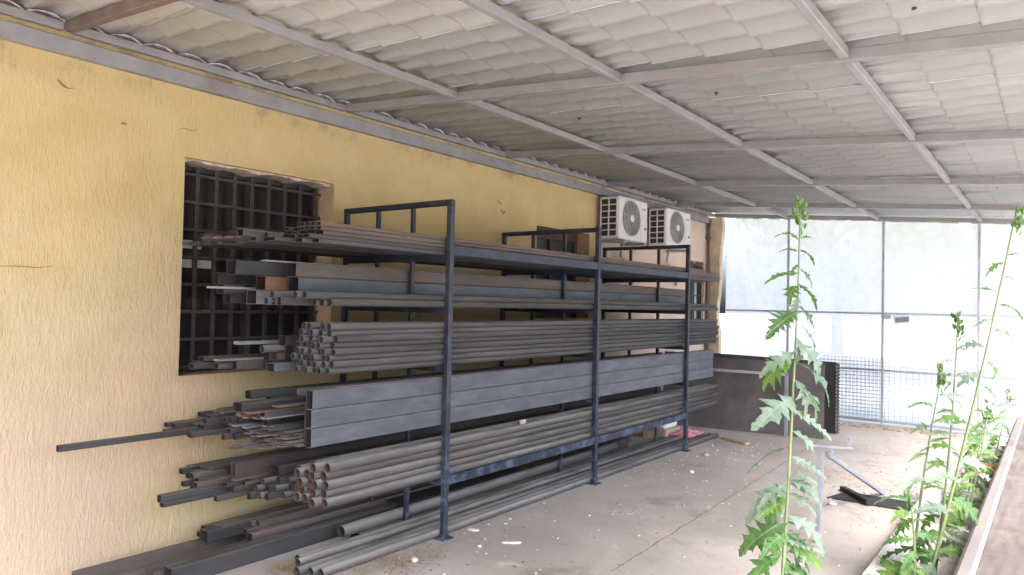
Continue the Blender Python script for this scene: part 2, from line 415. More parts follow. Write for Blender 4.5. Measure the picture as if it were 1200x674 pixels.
# --- large barred window
w = link('window', None, house, (0.0, -2.675, 1.8)); w['label'] = 'large dark window behind an iron grid of square bars'
bm = bmesh.new(); y0,y1,z0,z1 = W1; fx = -1.365
for a in ((y0,z0,y0+.05,z1),(y1-.05,z0,y1,z1),(y0+.05,z0,y1-.05,z0+.05),(y0+.05,z1-.05,y1-.05,z1),(-.70,z0+.05,-.65,z1-.05)):
    box(bm, (fx-.05,a[0]+.001,a[1]+.001), (fx,a[2]-.001,a[3]-.001))
obj('frame', bm, 'winframe', w)
bm = bmesh.new(); box(bm, (fx-.035,y0+.05,z0+.05),(fx-.025,y1-.05,z1-.05)); obj('pane', bm, 'glass', w)
for zz,h,ya,yb in ((1.93,.055,-1.21,-1.02),(1.80,.055,-1.21,-.92)):
    bm = bmesh.new(); box(bm, (fx-.02,ya,zz),(fx-.004,yb,zz+h)); obj('blind', bm, 'paleblind', w)
for ya,yb in ((-1.2,-1.04),(-1.0,-.86),(-.83,-.76),(-.62,-.46),(-.42,-.3)):
    bm = bmesh.new(); box(bm, (fx-.02,ya,1.495),(fx-.004,yb,1.513)); obj('blind', bm, 'paleblind', w)
bm = bmesh.new(); gx = -1.325
for k in range(9): yb = y0+.045+k*(y1-y0-.09)/8; box(bm, (gx-.008,yb-.014,z0+.002),(gx+.008,yb+.014,z1-.03))
for k in range(8): zb = z0+.04+k*(z1-z0-.12)/7; box(bm, (gx+.0085,y0+.002,zb-.010),(gx+.020,y1-.002,zb+.010))
obj('grille', bm, 'grille', w)
# --- small window behind the rack
w = link('window', None, house, (0,1.2,1.9)); w['label'] = 'smaller window with red-brown frame below the air conditioners'
y0,y1,z0,z1 = W2; bm = bmesh.new(); fx = -1.32
for a in ((y0,z0,y0+.07,z1),(y1-.07,z0,y1,z1),(y0+.07,z0,y1-.07,z0+.07),(y0+.07,z1-.10,y1-.07,z1),(3.17,z0+.07,3.25,z1-.1)):
    box(bm, (fx-.06,a[0]+.001,a[1]+.001), (fx,a[2]-.001,a[3]-.001))
obj('frame', bm, 'darkwood', w)
bm = bmesh.new(); box(bm, (fx-.045,y0+.07,z0+.07),(fx-.035,y1-.07,z1-.1)); obj('pane', bm, 'glassg', w)
bm = bmesh.new(); box(bm, (fx-.03,y0+.12,2.12),(fx-.012,y0+.50,2.20)); obj('blind', bm, 'bluegrey', w); bm = bmesh.new(); box(bm,(fx-.03,y0+.12,2.06),(fx-.012,y0+.5,2.09)); obj('blind', bm, 'bluegrey', w)
# --- far window with bars
w = link('window', None, house, (0,5,1.8)); w['label'] = 'far narrow window with pale panes, dark bars and broken bricks above'
y0,y1,z0,z1 = W3; fx = -1.235; bm = bmesh.new()
for a in ((y0,z0,y0+.05,z1-.07),(y1-.05,z0,y1,z1-.07),(y0+.05,z0,y1-.05,z0+.05),(y0+.05,z1-.13,y1-.05,z1-.07),(6.99,z0+.05,7.06,z1-.13)):
    box(bm, (fx-.05,a[0]+.001,a[1]+.001), (fx,a[2]-.001,a[3]-.001))
obj('frame', bm, 'winframe', w)
bm = bmesh.new(); box(bm, (fx-.035,y0+.05,z0+.05),(fx-.025,y1-.05,z1-.13)); obj('pane', bm, 'bluegrey', w)
bm = bmesh.new()
for k in range(5): yb = y0+.06+k*.14; box(bm, (-1.212,yb-.009,z0+.002),(-1.196,yb+.009,z1-.06))
for k in range(5): zb = z0+.12+k*.21; box(bm, (-1.195,y0+.002,zb-.009),(-1.187,y1-.002,zb+.009))
obj('grille', bm, 'grille', w)

# rough plaster pier in the corner and rainwater pipe
bm = bmesh.new(); r = random.Random(4); L = []; n = 40
for i in range(n+1):
    z = 3.04*i/n; L.append((-.955 + .022*math.sin(z*2.6+.6) + .014*math.sin(z*7.1) + r.uniform(-.005,.005), z))
prism(bm, [(-1.148,0)]+L+[(-1.148,3.04)], 7.44, 7.56, 'y')
tag(obj('corner_pier', bm, 'pier', bevel=.004), 'rough beige pier with a wavy edge in the far wall corner', 'pier')
bm = bmesh.new(); tube(bm, [(-1.13,7.41,0),(-1.13,7.41,1.2),(-1.125,7.41,2.2),(-1.13,7.41,2.85),(-1.09,7.37,3.0)], .024, 10)
for z in (.5,1.6,2.7): box(bm, (-1.178,7.375,z),(-1.10,7.445,z+.03))
tag(obj('rainwater_pipe', bm, 'browniron'), 'thin brown pipe running up the far wall corner', 'pipe')

# ------------------------------------------------------------------ canopy roof
SL = -.0755
zb = lambda x: 3.07 + SL*(x+1.15)          # underside of the rafters
RY = [-4.0,-2.0,0.0,2.04,4.1,6.1,7.60]
XP = [-1.02,0.04,1.29,2.51,3.69]
XR = 3.75
canopy = empty('canopy_roof', (1.3, 2, 2.6), 'lean-to canopy roof of grey corrugated sheets on steel rafters', 'canopy roof')
for y in RY:
    bm = bmesh.new(); hw = .024; H = .06
    x0, x1 = -1.095, XR
    pts = [(x0,zb(x0)),(x1,zb(x1)),(x1,zb(x1)+H),(x0,zb(x0)+H)]
    prism(bm, pts, y-hw, y+hw, 'y')
    o = obj('rafter', bm, 'browniron' if y == -2.0 else 'roofpaint', canopy, bevel=.004)
    if y == -2.0: o['label'] = 'dark brown rafter crossing the corner nearest the eaves'
XP[0] = -1.112
for x in XP:
    ends = [-4.25]+RY+[7.75]
    for a,b_ in zip(ends,ends[1:]):
        lo = a+(.0245 if a in RY else 0); hi = b_-(.0245 if b_ in RY else 0)
        if hi-lo < .2: continue
        bm = bmesh.new(); z = zb(x)+(.010 if x > -1 else .004)
        box(bm, (x-.020,lo,z),(x+.020,hi,z+.0485)); obj('purlin', bm, 'roofpaint', canopy, bevel=.003)
bm = bmesh.new(); box(bm, (WX+.001,-7,2.943),(WX+.052,7.5,3.036)); obj('eaves_beam', bm, 'eaves', canopy, bevel=.004)
bm = bmesh.new(); box(bm, (WX+.001,-4.2,3.10),(WX+.014,7.5,3.26)); obj('gap_shade_strip', bm, 'browniron', canopy)  # added dark strip standing in for the shade under the sheet waves
for y in RY[::2]:
    bm = bmesh.new(); box(bm, (3.66,y-.04,-.028),(3.73,y+.04,zb(3.70)-.002)); obj('post', bm, 'roofpaint', canopy, bevel=.004)
def sheet_mesh(L, Wd, seed):
    """one corrugated sheet: waves run along x, they repeat along y"""
    bm = bmesh.new(); r = random.Random(seed); P = .21; A = .015; per = 12; ST = .305
    n = int(round(Wd/P*per)); rows = []
    XS = [0]; k_ = 1
    while k_*ST < L-.02: XS += [k_*ST-.003, k_*ST+.003]; k_ += 1
    XS.append(L); nx = len(XS)-1
    ph = r.uniform(-.1,.1)
    for t in (0,1):
        g = []
        for j in range(nx+1):
            row = []
            for i in range(n+1):
                y = Wd*i/n; x = XS[j]; fr = ((x+.0005)/ST) % 1.0 if 0 < j < nx else (0 if j == 0 else .3)
                z = A*(2*abs(math.sin(PI*y/P))**.8-1) + t*.0035 + .015*(fr-.5) + .002*math.sin(x*3+ph*20)*math.sin(y*5)
                ex = 0
                if j in (0,nx): ex = r.uniform(-.004,.004)
                elif 0 < j < nx: ex = -.012*abs(math.sin(PI*y/P))
                row.append(bm.verts.new((x+ex,y,z)))
            g.append(row)
        rows.append(g)
    for t in (0,1):
        for j in range(nx):
            for i in range(n):
                f = bm.faces.new((rows[t][j][i],rows[t][j][i+1],rows[t][j+1][i+1],rows[t][j+1][i])); f.smooth = abs(XS[j+1]-XS[j]) > .01
    for j in (0,nx):
        for i in range(n): bm.faces.new((rows[0][j][i],rows[0][j][i+1],rows[1][j][i+1],rows[1][j][i]))
    for i in (0,n):
        for j in range(nx): bm.faces.new((rows[0][j][i],rows[0][j+1][i],rows[1][j+1][i],rows[1][j][i]))
    return mesh_from('roof_sheet', bm, 'sheet')
SM = [sheet_mesh(1.33, .93, s) for s in range(3)]
rr = random.Random(11)
xs = [-1.13, .0, 1.24, 2.46]
k = 0
for ci, x in enumerate(xs):
    for ri in range(15):
        y = -4.305 + ri*.84
        o = link('roof_sheet', SM[k % 3], canopy); k += 1
        z = zb(x) + .06 + .015 + .007
        o.location = Vector((x, y, z + .0015*(ri % 2))) - canopy.location
        o.rotation_euler = (rr.uniform(-.001,.001), -math.atan(SL) - .0085 + rr.uniform(-.001,.001), rr.uniform(-.001,.001))
# roofing nails / hook ends hanging through the sheets
bm = bmesh.new()
for x in XP[1:4]:
    for i in range(26):
        if rr.random() < .72: continue
        y = -1.8 + i*.354 + rr.uniform(-.03,.03); z = zb(x+.3)+.083
        xx = x + .33 + rr.uniform(-.02,.02)
        tube(bm, [(xx,y,z+.03),(xx+.004,y,z-.004)], [.006,.011], 6)
obj('roofing_nails', bm, 'winframe', canopy)

# ------------------------------------------------------------------ fence with milky film
fence = empty('fence', (1.3,7.6,0), 'grey steel frame fence covered with milky plastic film and wire mesh', 'fence')
FP = [-.93,.06,1.36,2.50,3.46]
for x in FP[1:]:
    bm = bmesh.new(); box(bm, (x-.016,7.58,0),(x+.016,7.62,zb(x)-.003)); obj('post', bm, 'fence', fence, bevel=.003)
for z,s in ((1.575,.026),(.775,.026),(.06,.028)):
    for a,b_ in zip(FP,FP[1:]):
        bm = bmesh.new(); box(bm, (a+.021,7.585,z-s/2),(b_-.021,7.615,z+s/2)); obj('rail', bm, 'fence', fence)
r = random.Random(8)
def film(x0,x1,z0,z1,name='plastic_film'):
    bm = bmesh.new(); nx, nz = 24, 30; V = []
    for j in range(nz+1):
        row = []
        for i in range(nx+1):
            u, v = i/nx, j/nz; x = x0+(x1-x0)*u
            z = z0+(z1(x)-z0)*v
            d = .012*math.sin(u*9+v*3+x0*3)*math.sin(v*7+x0) + .010*math.sin(u*23+v*11+x0)
            row.append(bm.verts.new((x,7.655+d*(1 if 0<u<1 else .2),z)))
        V.append(row)
    for j in range(nz):
        for i in range(nx):
            bm.faces.new((V[j][i],V[j][i+1],V[j+1][i+1],V[j+1][i])).smooth = True
    return obj(name, bm, 'film', fence)
for a,b_ in zip(FP,FP[1:]): film(a,b_,.03,lambda x: zb(x)-.005)
def wire_mesh(x0,x1,z0,z1,step,rad,y,name):
    bm = bmesh.new(); n = int((x1-x0)/step)
    for i in range(n+1):
        x = x0+i*step; box(bm,(x-rad,y-rad,z0),(x+rad,y+rad,z1))
    for i in range(int((z1-z0)/step)+1):
        z = z0+i*step; box(bm,(x0,y-3*rad,z-rad),(x1,y-rad-.0003,z+rad))
    return obj(name, bm, 'wire', fence)
wire_mesh(.085,1.335,.085,.93,.05,.0028,7.565,'wire_mesh')['label'] = 'darker denser wire mesh beside the dark steel plates'
wire_mesh(.55,1.50,.09,.95,.05,.0028,7.572,'wire_mesh')
wire_mesh(1.52,3.42,.085,.86,.075,.0024,7.565,'wire_mesh')
bm = bmesh.new(); box(bm,(1.37,7.548,1.50),(1.47,7.556,1.555)); tag(obj('bracket_plate', bm, 'galv'),'small grey metal tab on the fence rail beside the post','metal tab')
t = empty('hanging_plate',(1.61,7.54,1.5),'tilted pale grey rectangular plate hanging from the fence rail','plate')
bm = bmesh.new(); box(bm,(-.11,-.006,-.06),(.11,.006,.06)); o = link('plate', mesh_from('plate',bm,'white',.003), t); o.rotation_euler=(0,-.12,0)
bm = bmesh.new(); box(bm,(-.085,-.009,-.04),(.085,-.0062,.03)); o = link('plate_face', mesh_from('plate_face',bm,'light'), t); o.rotation_euler=(0,-.12,0)
bm = bmesh.new(); tube(bm,[(0,0,.05),(.0,.012,.09)],.003,6); link('hook', mesh_from('hook',bm,'wire'), t)

# ------------------------------------------------------------------ dark steel plates before the fence
t = empty('steel_plate', (0,5.75,0), 'large dark rusty steel plate standing in front of the fence', 'steel plate')
bm = bmesh.new(); A = Vector((-1.02,5.56,0)); B = Vector((1.01,5.87,0)); nrm = Vector((-(B-A).y,(B-A).x,0)).normalized()
top = Vector((0,0,.985)) + nrm*.10
vs = []
for d in (0,.006):
    vs.append([bm.verts.new(p + nrm*d) for p in (A,B,B+top-Vector((0,0,.04)),A+top)])
for q in (vs[0],vs[1]): bm.faces.new(q)
for i in range(4): bm.faces.new((vs[0][i],vs[0][(i+1)%4],vs[1][(i+1)%4],vs[1][i]))
obj('plate', bm, 'rustplate', t)
bm = bmesh.new(); bar(bm, A+top-nrm*.006+Vector((0,0,-.012)), B+top-nrm*.006+Vector((0,0,-.052)), .012,.03); obj('rim', bm, 'blackplate', t)
bm = bmesh.new(); bar(bm, A+nrm*.55+Vector((.6,0,.015)), A+top*.8+nrm*.01+Vector((.6,.1,0)), .03,.03); bar(bm, B+nrm*.55+Vector((-.6,0,.015)), B+top*.8+nrm*.01+Vector((-.6,-.1,0)), .03,.03); obj('prop', bm, 'blackplate', t)
t = empty('steel_plate', (0,6.4,0), 'black steel plate with a toothed edge behind the rusty plate', 'steel plate')
bm = bmesh.new(); prism(bm, [(-.95,0),(1.02,0),(1.02,.93),(-.95,.96)], 6.40,6.408,'y'); obj('plate', bm, 'blackplate', t)
bm = bmesh.new(); n=22; pts=[(1.022,.0)]
for i in range(n): pts += [(1.075,.02+i*.0415),(1.055,.04+i*.0415)]
pts += [(1.022,.93)]
prism(bm, pts, 6.39,6.415,'y'); obj('toothed_edge', bm, 'rustplate', t)
bm = bmesh.new(); n=18
for i in range(n): box(bm,(1.028,6.382,.05+i*.048),(1.040,6.389,.068+i*.048))
obj('pale_teeth', bm, 'galv', t)
bm = bmesh.new(); bar(bm,(-.6,6.9,.015),(-.6,6.414,.7),.03,.03); bar(bm,(.7,6.9,.015),(.7,6.414,.7),.03,.03); obj('prop', bm, 'blackplate', t)
# pale L-shaped angle frame in front of the plates
t = empty('corner_stand',(.45,5.6,0),'pale steel corner stand in front of the rusty plate','stand')
C0 = Vector((.60,5.70,0)); 
bm = bmesh.new(); box(bm,(.585,5.68,0),(.62,5.715,.80)); obj('upright', bm, 'galv', t)
bm = bmesh.new(); bar(bm,(.583,5.697,.782),(-1.0,5.40,.80),.03,.034); obj('top_bar', bm, 'galv', t)
bm = bmesh.new(); box(bm,(-1.02,5.385,0),(-.99,5.415,.782)); obj('upright', bm, 'galv', t)

# ------------------------------------------------------------------ pipe rack
RH = 2.308; LV = [.395,.765,1.165,1.565,1.925]
rack = empty('pipe_rack', (-.5,2,0), 'navy painted steel pipe rack of three post frames along the wall', 'rack')
for fy in (0.0,2.0,4.0):
    for x,wd in ((0,.042),(-1.075,.038)):
        bm = bmesh.new(); box(bm,(x-wd/2,fy-wd/2,.008),(x+wd/2,fy+wd/2,RH-.04)); obj('post', bm, 'rack', rack, bevel=.004)
        bm = bmesh.new(); box(bm,(x-.05,fy-.06,0),(x+.05,fy+.05,.008)); obj('foot_plate', bm, 'rack', rack)
    for x in (-.36,-.72):
        bm = bmesh.new(); box(bm,(x-.015,fy-.015,.0),(x+.015,fy+.015,RH-.041)); obj('divider', bm, 'rack', rack, bevel=.003)
    bm = bmesh.new(); box(bm,(-1.094,fy-.021,RH-.039),(.021,fy+.021,RH)); obj('top_bar', bm, 'rack', rack, bevel=.004)
    for z in LV:
        bm = bmesh.new()
        for xa,xb in ((-1.055,-.7355),(-.7045,-.3755),(-.3445,-.0215)): box(bm,(xa,fy-.02,z-.04),(xb,fy+.02,z))
        obj('shelf_arm', bm, 'rack', rack)
    # weld collars on the front post
    for z in (1.52,1.12,.36,.19):
        bm = bmesh.new(); box(bm,(-.0225,fy-.0225,z),(.0225,fy+.0225,z+.012)); obj('weld_collar', bm, 'rack', rack)
for a,b_ in ((.026,1.974),(2.026,3.974)):
    for z0,z1 in ((1.925,1.995),(.357,.42)):
        bm = bmesh.new(); box(bm,(-.014,a-.004,z0),(.016,b_+.004,z1)); obj('front_rail', bm, 'rack', rack, bevel=.004)

# ------------------------------------------------------------------ stock: pipes, tubes, bars
CACHE = {}
def stock_mesh(kind, w, h, L, mat, t=.0028, bore='bore'):
    key = (kind,w,h,round(L,2),mat,t,bore)
    if key in CACHE: return CACHE[key]
    bm = bmesh.new()
    if kind == 'pipe':
        seg = 18; ro = w/2; ri = ro - t; ring = []
        for y,r_ in ((.03,ri*.98),(0,ri),(0,ro),(L,ro),(L,ri),(L-.03,ri*.98)):
            ring.append([bm.verts.new((r_*math.cos(2*PI*k/seg),y,ro+r_*math.sin(2*PI*k/seg))) for k in range(seg)])
        # the bore runs right through
        for j,(a,b_) in enumerate(zip(ring,ring[1:]+ring[:1])):
            for k in range(seg):
                f = bm.faces.new((a[k],a[(k+1)%seg],b_[(k+1)%seg],b_[k])); f.smooth = j in (0,2,4,5)
                f.material_index = 1 if j in (0,4,5) else 0
    elif kind == 'box':
        ring = []
        for y,d in ((.03,t),(0,t),(0,0),(L,0),(L,t),(L-.03,t)):
            x = w/2-d; ring.append([bm.verts.new(v) for v in ((-x,y,d),(x,y,d),(x,y,h-d),(-x,y,h-d))])
        for j,(a,b_) in enumerate(zip(ring,ring[1:]+ring[:1])):
            for k in range(4):
                f = bm.faces.new((a[k],a[(k+1)%4],b_[(k+1)%4],b_[k])); f.material_index = 1 if j in (0,4,5) else 0
        es = [e for e in bm.edges if abs((e.verts[0].co-e.verts[1].co).y) > L*.9 and all(abs(abs(v.co.x)-w/2)<1e-6 for v in e.verts)]
        bmesh.ops.bevel(bm, geom=es, offset=min(.006,w*.12,h*.12), segments=2, affect='EDGES', profile=.5)
    elif kind == 'flat':
        box(bm,(-w/2,0,0),(w/2,L,h))
    elif kind == 'angle':
        prism(bm,[(-w/2,0),(w/2,0),(w/2,t),(-w/2+t,t),(-w/2+t,h),(-w/2,h)],0,L,'y')
    elif kind == 'channel':
        prism(bm,[(-w/2,0),(w/2,0),(w/2,h),(w/2-t,h),(w/2-t,t),(-w/2+t,t),(-w/2+t,h),(-w/2,h)],0,L,'y')
    CACHE[key] = mesh_from('stock', bm, [mat,bore]); return CACHE[key]
NAME = {'pipe':('round_pipe','pipe'),'box':('rectangular_tube','steel tube'),'flat':('flat_bar','steel bar'),'angle':('angle_bar','steel bar'),'channel':('channel_bar','steel bar')}
def put(kind, w, h, x, z, y0, y1, mat, label, group, yaw=0.0, pitch=0.0, t=.0028, bore='bore', roll=0.0):
    n, c = NAME[kind]
    o = link(n, stock_mesh(kind,w,h,y1-y0,mat,t,bore)); o.location = (x,y0,z); o.rotation_euler = (pitch,roll,yaw)
    return tag(o, label, c, group)
ORD = ['topmost','second from the top','third from the top','fourth from the top','fifth from the top','sixth from the top','seventh from the top','lowest']
rj = random.Random(21)

# third shelf: hexagonal bundle of dark round pipes
G = 'dark round pipes bundled on the third shelf'
d = .0425; rows = 8
for i in range(rows):
    z = LV[2] + (rows-1-i)*d*.868; xo = -.0265 - d/2 - (d/2 if i % 2 else 0)
    for c in range(7):
        if i == 0 and c in (2,3,6): continue
        if i == 1 and c == 6: continue
        lab = 'dark round pipe on the third shelf, front face, '+ORD[i] if c == 0 else 'dark round pipe inside the third shelf bundle, only its open end showing'
        j = rj.uniform(-.03,.03) + (0.02 if c == 0 else -.04*rj.random())
        put('pipe', d, d, xo - c*d, z, -.98+j, 4.99+j, 'pipe', lab, G)
# fifth shelf: dusty rusty pipes
G = 'dusty rust ended pipes on the lowest shelf'
d = .058; rows = 5
for i in range(rows):
    z = LV[0] + (rows-1-i)*d*.868; xo = -.0265 - d/2 - (d/2 if i % 2 else 0)
    for c in range(5):
        if i == 0 and c in (3,4): continue
        lab = 'dusty grey pipe on the lowest shelf, front face, '+(ORD[i] if i < 4 else 'lowest') if c == 0 else 'rusty pipe inside the lowest shelf bundle, only its brown end showing'
        j = rj.uniform(-.04,.03)
        put('pipe', d, d, xo - c*d, z, -.98+j, 5.03+j*.6, 'rusty', lab, G, bore='borer', yaw=rj.uniform(-.0012,.0012))
put('box', .02, .035, -.06, LV[0]+4*.058*.868+.055, .92, 1.0, 'wood', 'small yellowish block lying on the dusty pipes of the lowest shelf', None)
# fourth shelf: three deep rectangular tubes one on another
G = 'three large grey rectangular tubes on the fourth shelf'
for i,l in enumerate(('topmost','middle','lowest')):
    put('box', .06, .1065, -.0565, LV[1]+(2-i)*.108, -1.10+(.004,-.002,0)[i], 4.86, 'channel', 'large smooth grey rectangular tube on the fourth shelf, %s of three'%l, G, t=.003)
put('flat', .06, .006, -.057, LV[1]+3*.108, -.93, 4.9, 'flat', 'brownish flat bar lying on top of the large grey tubes', None)
put('angle', .07, .035, -.24, LV[1]+.270, -1.02, 4.7, 'flat', 'narrow angle bar behind the top grey tube of the fourth shelf', None, t=.004)
# flat bars fanned out behind them
G = 'flat bars fanned out behind the large grey tubes'
for c,(x,n_,z0) in enumerate(((-.118,10,LV[1]),(-.165,8,LV[1]),(-.215,12,LV[1]),(-.27,11,LV[1]),(-.32,9,LV[1]))):
    z = z0
    for i in range(n_):
        h = rj.choice((.005,.006,.008)); w_ = rj.uniform(.036,.046)
        y0 = -1.12 - rj.uniform(0,.14) - .045*c*(1 - .7*i/n_)
        put('flat', .04, h, x, z, y0, y0+5.6, rj.choice(('flat','flat','brown')), 'thin rusty flat bar in the fanned stack behind the large grey tubes', G, yaw=rj.uniform(-.002,.002))
        z += h + .0015 + (.012*rj.random() if i % 3 == 2 else 0)
# more flats higher up in the same bay
G2 = 'loose strips above the fanned flat bars'
for i,(x,z,y0,mt,lab) in enumerate(((-.24,.925,-1.26,'light','pale flat strip sticking out above the fanned bars, its tip bent'),(-.30,.955,-1.33,'orange','orange rusty strip lying above the fanned flat bars'),(-.20,.99,-1.22,'flat','grey flat strip just under the narrow angle bar'),(-.27,1.015,-1.36,'brown','longest brown strip above the fanned flat bars'))):
    put('flat', .06, .006, x, z, y0, y0+5.2, mt, lab, G2, yaw=.004*(i-1.5), pitch=-.0005)
# ragged piles of thin bars: rows laid side by side, row on row
def pile(xa, xb, z, rows, label, group, yend=4.6):
    for (kind,w_,h,mts,ylo,yhi) in rows:
        n_ = int((xb-xa)/(w_+.002)); x = xa + w_/2 + rj.uniform(0, max(0,(xb-xa)-n_*(w_+.002)))
        for i in range(n_):
            y0 = rj.uniform(ylo,yhi)
            put(kind, w_, h, x, z, y0, yend+rj.choice((-.3,0,.15)), rj.choice(mts), label, group, t=.0025, yaw=rj.uniform(-.0012,.0012))
            x += w_+.002
        z += h+.001
    return z
# fourth shelf, middle bay
G = 'dark tubes and bars in the middle bay of the fourth shelf'
lab = 'dark thin tube end in the middle bay of the fourth shelf'
zt = pile(-.70,-.38,.766,[('box',.035,.035,('box','box','brown'),-1.34,-1.10),('box',.04,.03,('box','brown'),-1.32,-1.08),('flat',.05,.008,('flat','brown'),-1.30,-1.05),('flat',.045,.008,('flat','brown','light'),-1.34,-1.08),('box',.035,.035,('box','box'),-1.26,-1.06),('flat',.05,.010,('flat','orange','light'),-1.30,-1.08)],lab,G)
put('box', .06, .04, -.44, zt, -1.14, 4.6, 'light', 'greyish flat tube on top of the dark tubes in the middle bay', None)
put('box', .09, .05, -.54, zt+.034, -1.24, 4.7, 'box', 'dark wide tube with a bright cut end, upper middle of the fourth shelf', None)
put('box', .09, .033, -.54, zt, -1.0, 4.7, 'brown', 'brown tube carrying the bright ended wide tube', None)
put('box', .06, .05, -.65, zt+.085, -1.10, 4.7, 'box', 'dark square tube with a black mouth, highest on the fourth shelf', None)
put('box', .06, .084, -.65, zt, -.95, 4.7, 'box', 'deep dark tube carrying the highest tube of the fourth shelf', None)
# fourth shelf, wall bay, with the long one that sticks far out
put('box', .035, .035, -.90, .766, -2.06, 3.9, 'box', 'long thin dark tube sticking out far past all others, against bare stucco', None)
G = 'dark thin tubes in the wall bay of the fourth shelf'
lab = 'dark thin tube end in the wall bay of the fourth shelf, below the window'
pile(-1.045,-.92,.766,[('box',.035,.035,('box','brown'),-1.45,-1.25)],lab,G)
pile(-.88,-.74,.766,[('box',.035,.035,('box','box'),-1.42,-1.18)],lab,G)
pile(-1.045,-.74,.802,[('box',.04,.03,('box','brown'),-1.42,-1.12),('flat',.05,.010,('box','flat','brown'),-1.36,-1.1),('box',.04,.03,('box','box','brown'),-1.32,-1.05),('flat',.05,.010,('flat','brown'),-1.22,-1.0)],lab,G)

# second shelf
G = 'two round pipe layers along the front of the second shelf'
d = .045
for i,(x,z,y0) in enumerate(((-.049,1.565,-.98),(-.094,1.565,-1.0),(-.139,1.565,-1.02),(-.229,1.565,-1.18),(-.274,1.565,-1.2),(-.315,1.565,-1.22))):
    put('pipe', d, d, x, z, y0, 5.0, 'pipe', ('thick dark round pipe along the front edge of the second shelf' if i == 0 else 'dark round pipe end in the lower layer of the second shelf'), G)
for i,(x,y0) in enumerate(((-.0715,-1.14),(-.1165,-1.17),(-.29,-1.2))):
    put('pipe', d, d, x, 1.565+.0392, y0, 4.98, 'pipe', ('thick dark round pipe in the upper front layer of the second shelf' if i == 0 else 'dark round pipe end in the upper layer of the second shelf'), G)
put('box', .035,.05, -.19, 1.565, -1.22, 4.8, 'box', 'narrow dark tube standing between round pipes of the second shelf', None)
G = 'deep rectangular tubes in the second shelf middle bay'
put('box', .10,.085, -.432, 1.652, -.95, 4.95, 'channel', 'deep grey tube in the middle bay of the second shelf, lower of two', G)
put('box', .10,.085, -.432, 1.738, -.97, 4.9, 'brown', 'deep brownish grey tube in the middle bay of the second shelf, upper of two', G)
put('box', .10,.085, -.432, 1.566, -1.02, 4.9, 'box', 'dark deep tube under the two grey tubes of the second shelf', G)
put('box', .10,.085, -.55, 1.566, -1.16, 4.6, 'light', 'pale grey deep tube end near the bottom of the second shelf', G)
put('box', .10,.085, -.55, 1.652, -1.10, 4.6, 'orange', 'orange rust coloured deep tube in the second shelf stack', G)
put('box', .10,.085, -.55, 1.738, -1.30, 4.6, 'box', 'long dark grey deep tube in the second shelf stack, above the orange one', G)
put('box', .07,.085, -.655, 1.566, -1.10, 4.6, 'box', 'narrow dark tube at the bottom of the second shelf, beside the divider', G)
put('flat', .09,.012, -.66, 1.655, -1.36, 4.4, 'light', 'bright thin flat strip sticking out left of the orange tube', G)
put('flat', .05,.010, -.50, 1.825, -1.12, 4.4, 'light', 'bright flat strip lying on the dark deep tube of the second shelf', G)
G = 'dark profiles in the wall bay of the second shelf'
for i,(w_,h,x,z,y0,mt) in enumerate(((.08,.06,-.79,1.566,-1.05,'box'),(.08,.06,-.88,1.566,-1.12,'box'),(.06,.06,-.96,1.566,-1.02,'box'),(.08,.06,-.80,1.628,-1.02,'box'),(.08,.06,-.89,1.628,-1.16,'brown'),(.06,.07,-.80,1.69,-1.10,'box'),(.06,.07,-.88,1.69,-1.2,'box'))):
    put('box', w_,h,x,z,y0,y0+5.6,mt, 'dark profile end in front of the large barred window, second shelf wall bay', G)

# top shelf: flat layers with brown tubes above
G = 'brown thin tubes stacked at the front of the top shelf'
for rowi in range(2):
    for c in range(5):
        put('box', .058,.024, -.06-c*.0605, 1.9255+rowi*.025, -1.05-rj.uniform(0,.12)-.06*c*(rowi==0), 4.98+rj.uniform(-.1,.06), 'box', 'flat dark tube low in the top shelf front stack, mostly behind the rail', 'flat tubes under the top shelf stack')
for rowi in range(3):
    for c in range(7):
        if rowi == 2 and c > 4: continue
        y0 = -1.05 - .012*rowi + rj.uniform(-.02,.02) - .004*c
        lab = 'brown thin tube along the front of the top shelf, %s'%(['lowest','middle','uppermost'][rowi]) if c == 0 else 'brown thin tube inside the top shelf front stack, only its end showing'
        put('box', .036,.024, -.050-c*.041, 1.976+rowi*.0252, y0, (y0+6.02 if rowi < 2 else 4.62+.1*rj.random()), 'brown', lab, G)
G = 'dark flats on the top shelf, middle bay'
for i in range(4):
    put('flat', .075,.018, -.42-.08*i, 1.9255, -1.28+.03*i, 4.8, 'box', 'dark thick flat bar lying lowest in the middle bay of the top shelf', G)
    put('flat', .075,.014, -.42-.08*i, 1.944, -1.34-.02*i, 4.8, 'brown', 'brownish flat bar, second layer in the middle bay of the top shelf', G)
put('box', .05,.05, -.43, 1.9595, -1.01, 4.5, 'brown', 'brownish square tube with a black mouth on the top shelf, nearest the brown stack', None)
put('pipe', .045,.045, -.51, 1.9595, -1.10, 4.5, 'pipe', 'round pipe lying between square tubes on the top shelf', None)
put('box', .06,.06, -.61, 1.9595, -1.21, 4.5, 'light', 'pale short looking tube end on the top shelf, against the barred window', None)
put('box', .035,.035, -.52, 2.006, -.80, 4.5, 'brown', 'brownish square tube riding on the round pipe of the top shelf', None)
G = 'dark flats on the top shelf, wall bay'
for i in range(4):
    put('flat', .075,.02, -.79-.075*i, 1.9255, -1.24-.03*i, 4.8, 'box', 'dark flat bar lying lowest in the wall bay of the top shelf', G)
put('angle', .06,.05, -.82, 1.946, -1.3, 4.6, 'brown', 'brown angle bar with the longest reach on the top shelf', None, t=.005)
put('box', .06,.04, -.93, 1.946, -1.15, 4.6, 'box', 'dark tube next to the wall on the top shelf', None)

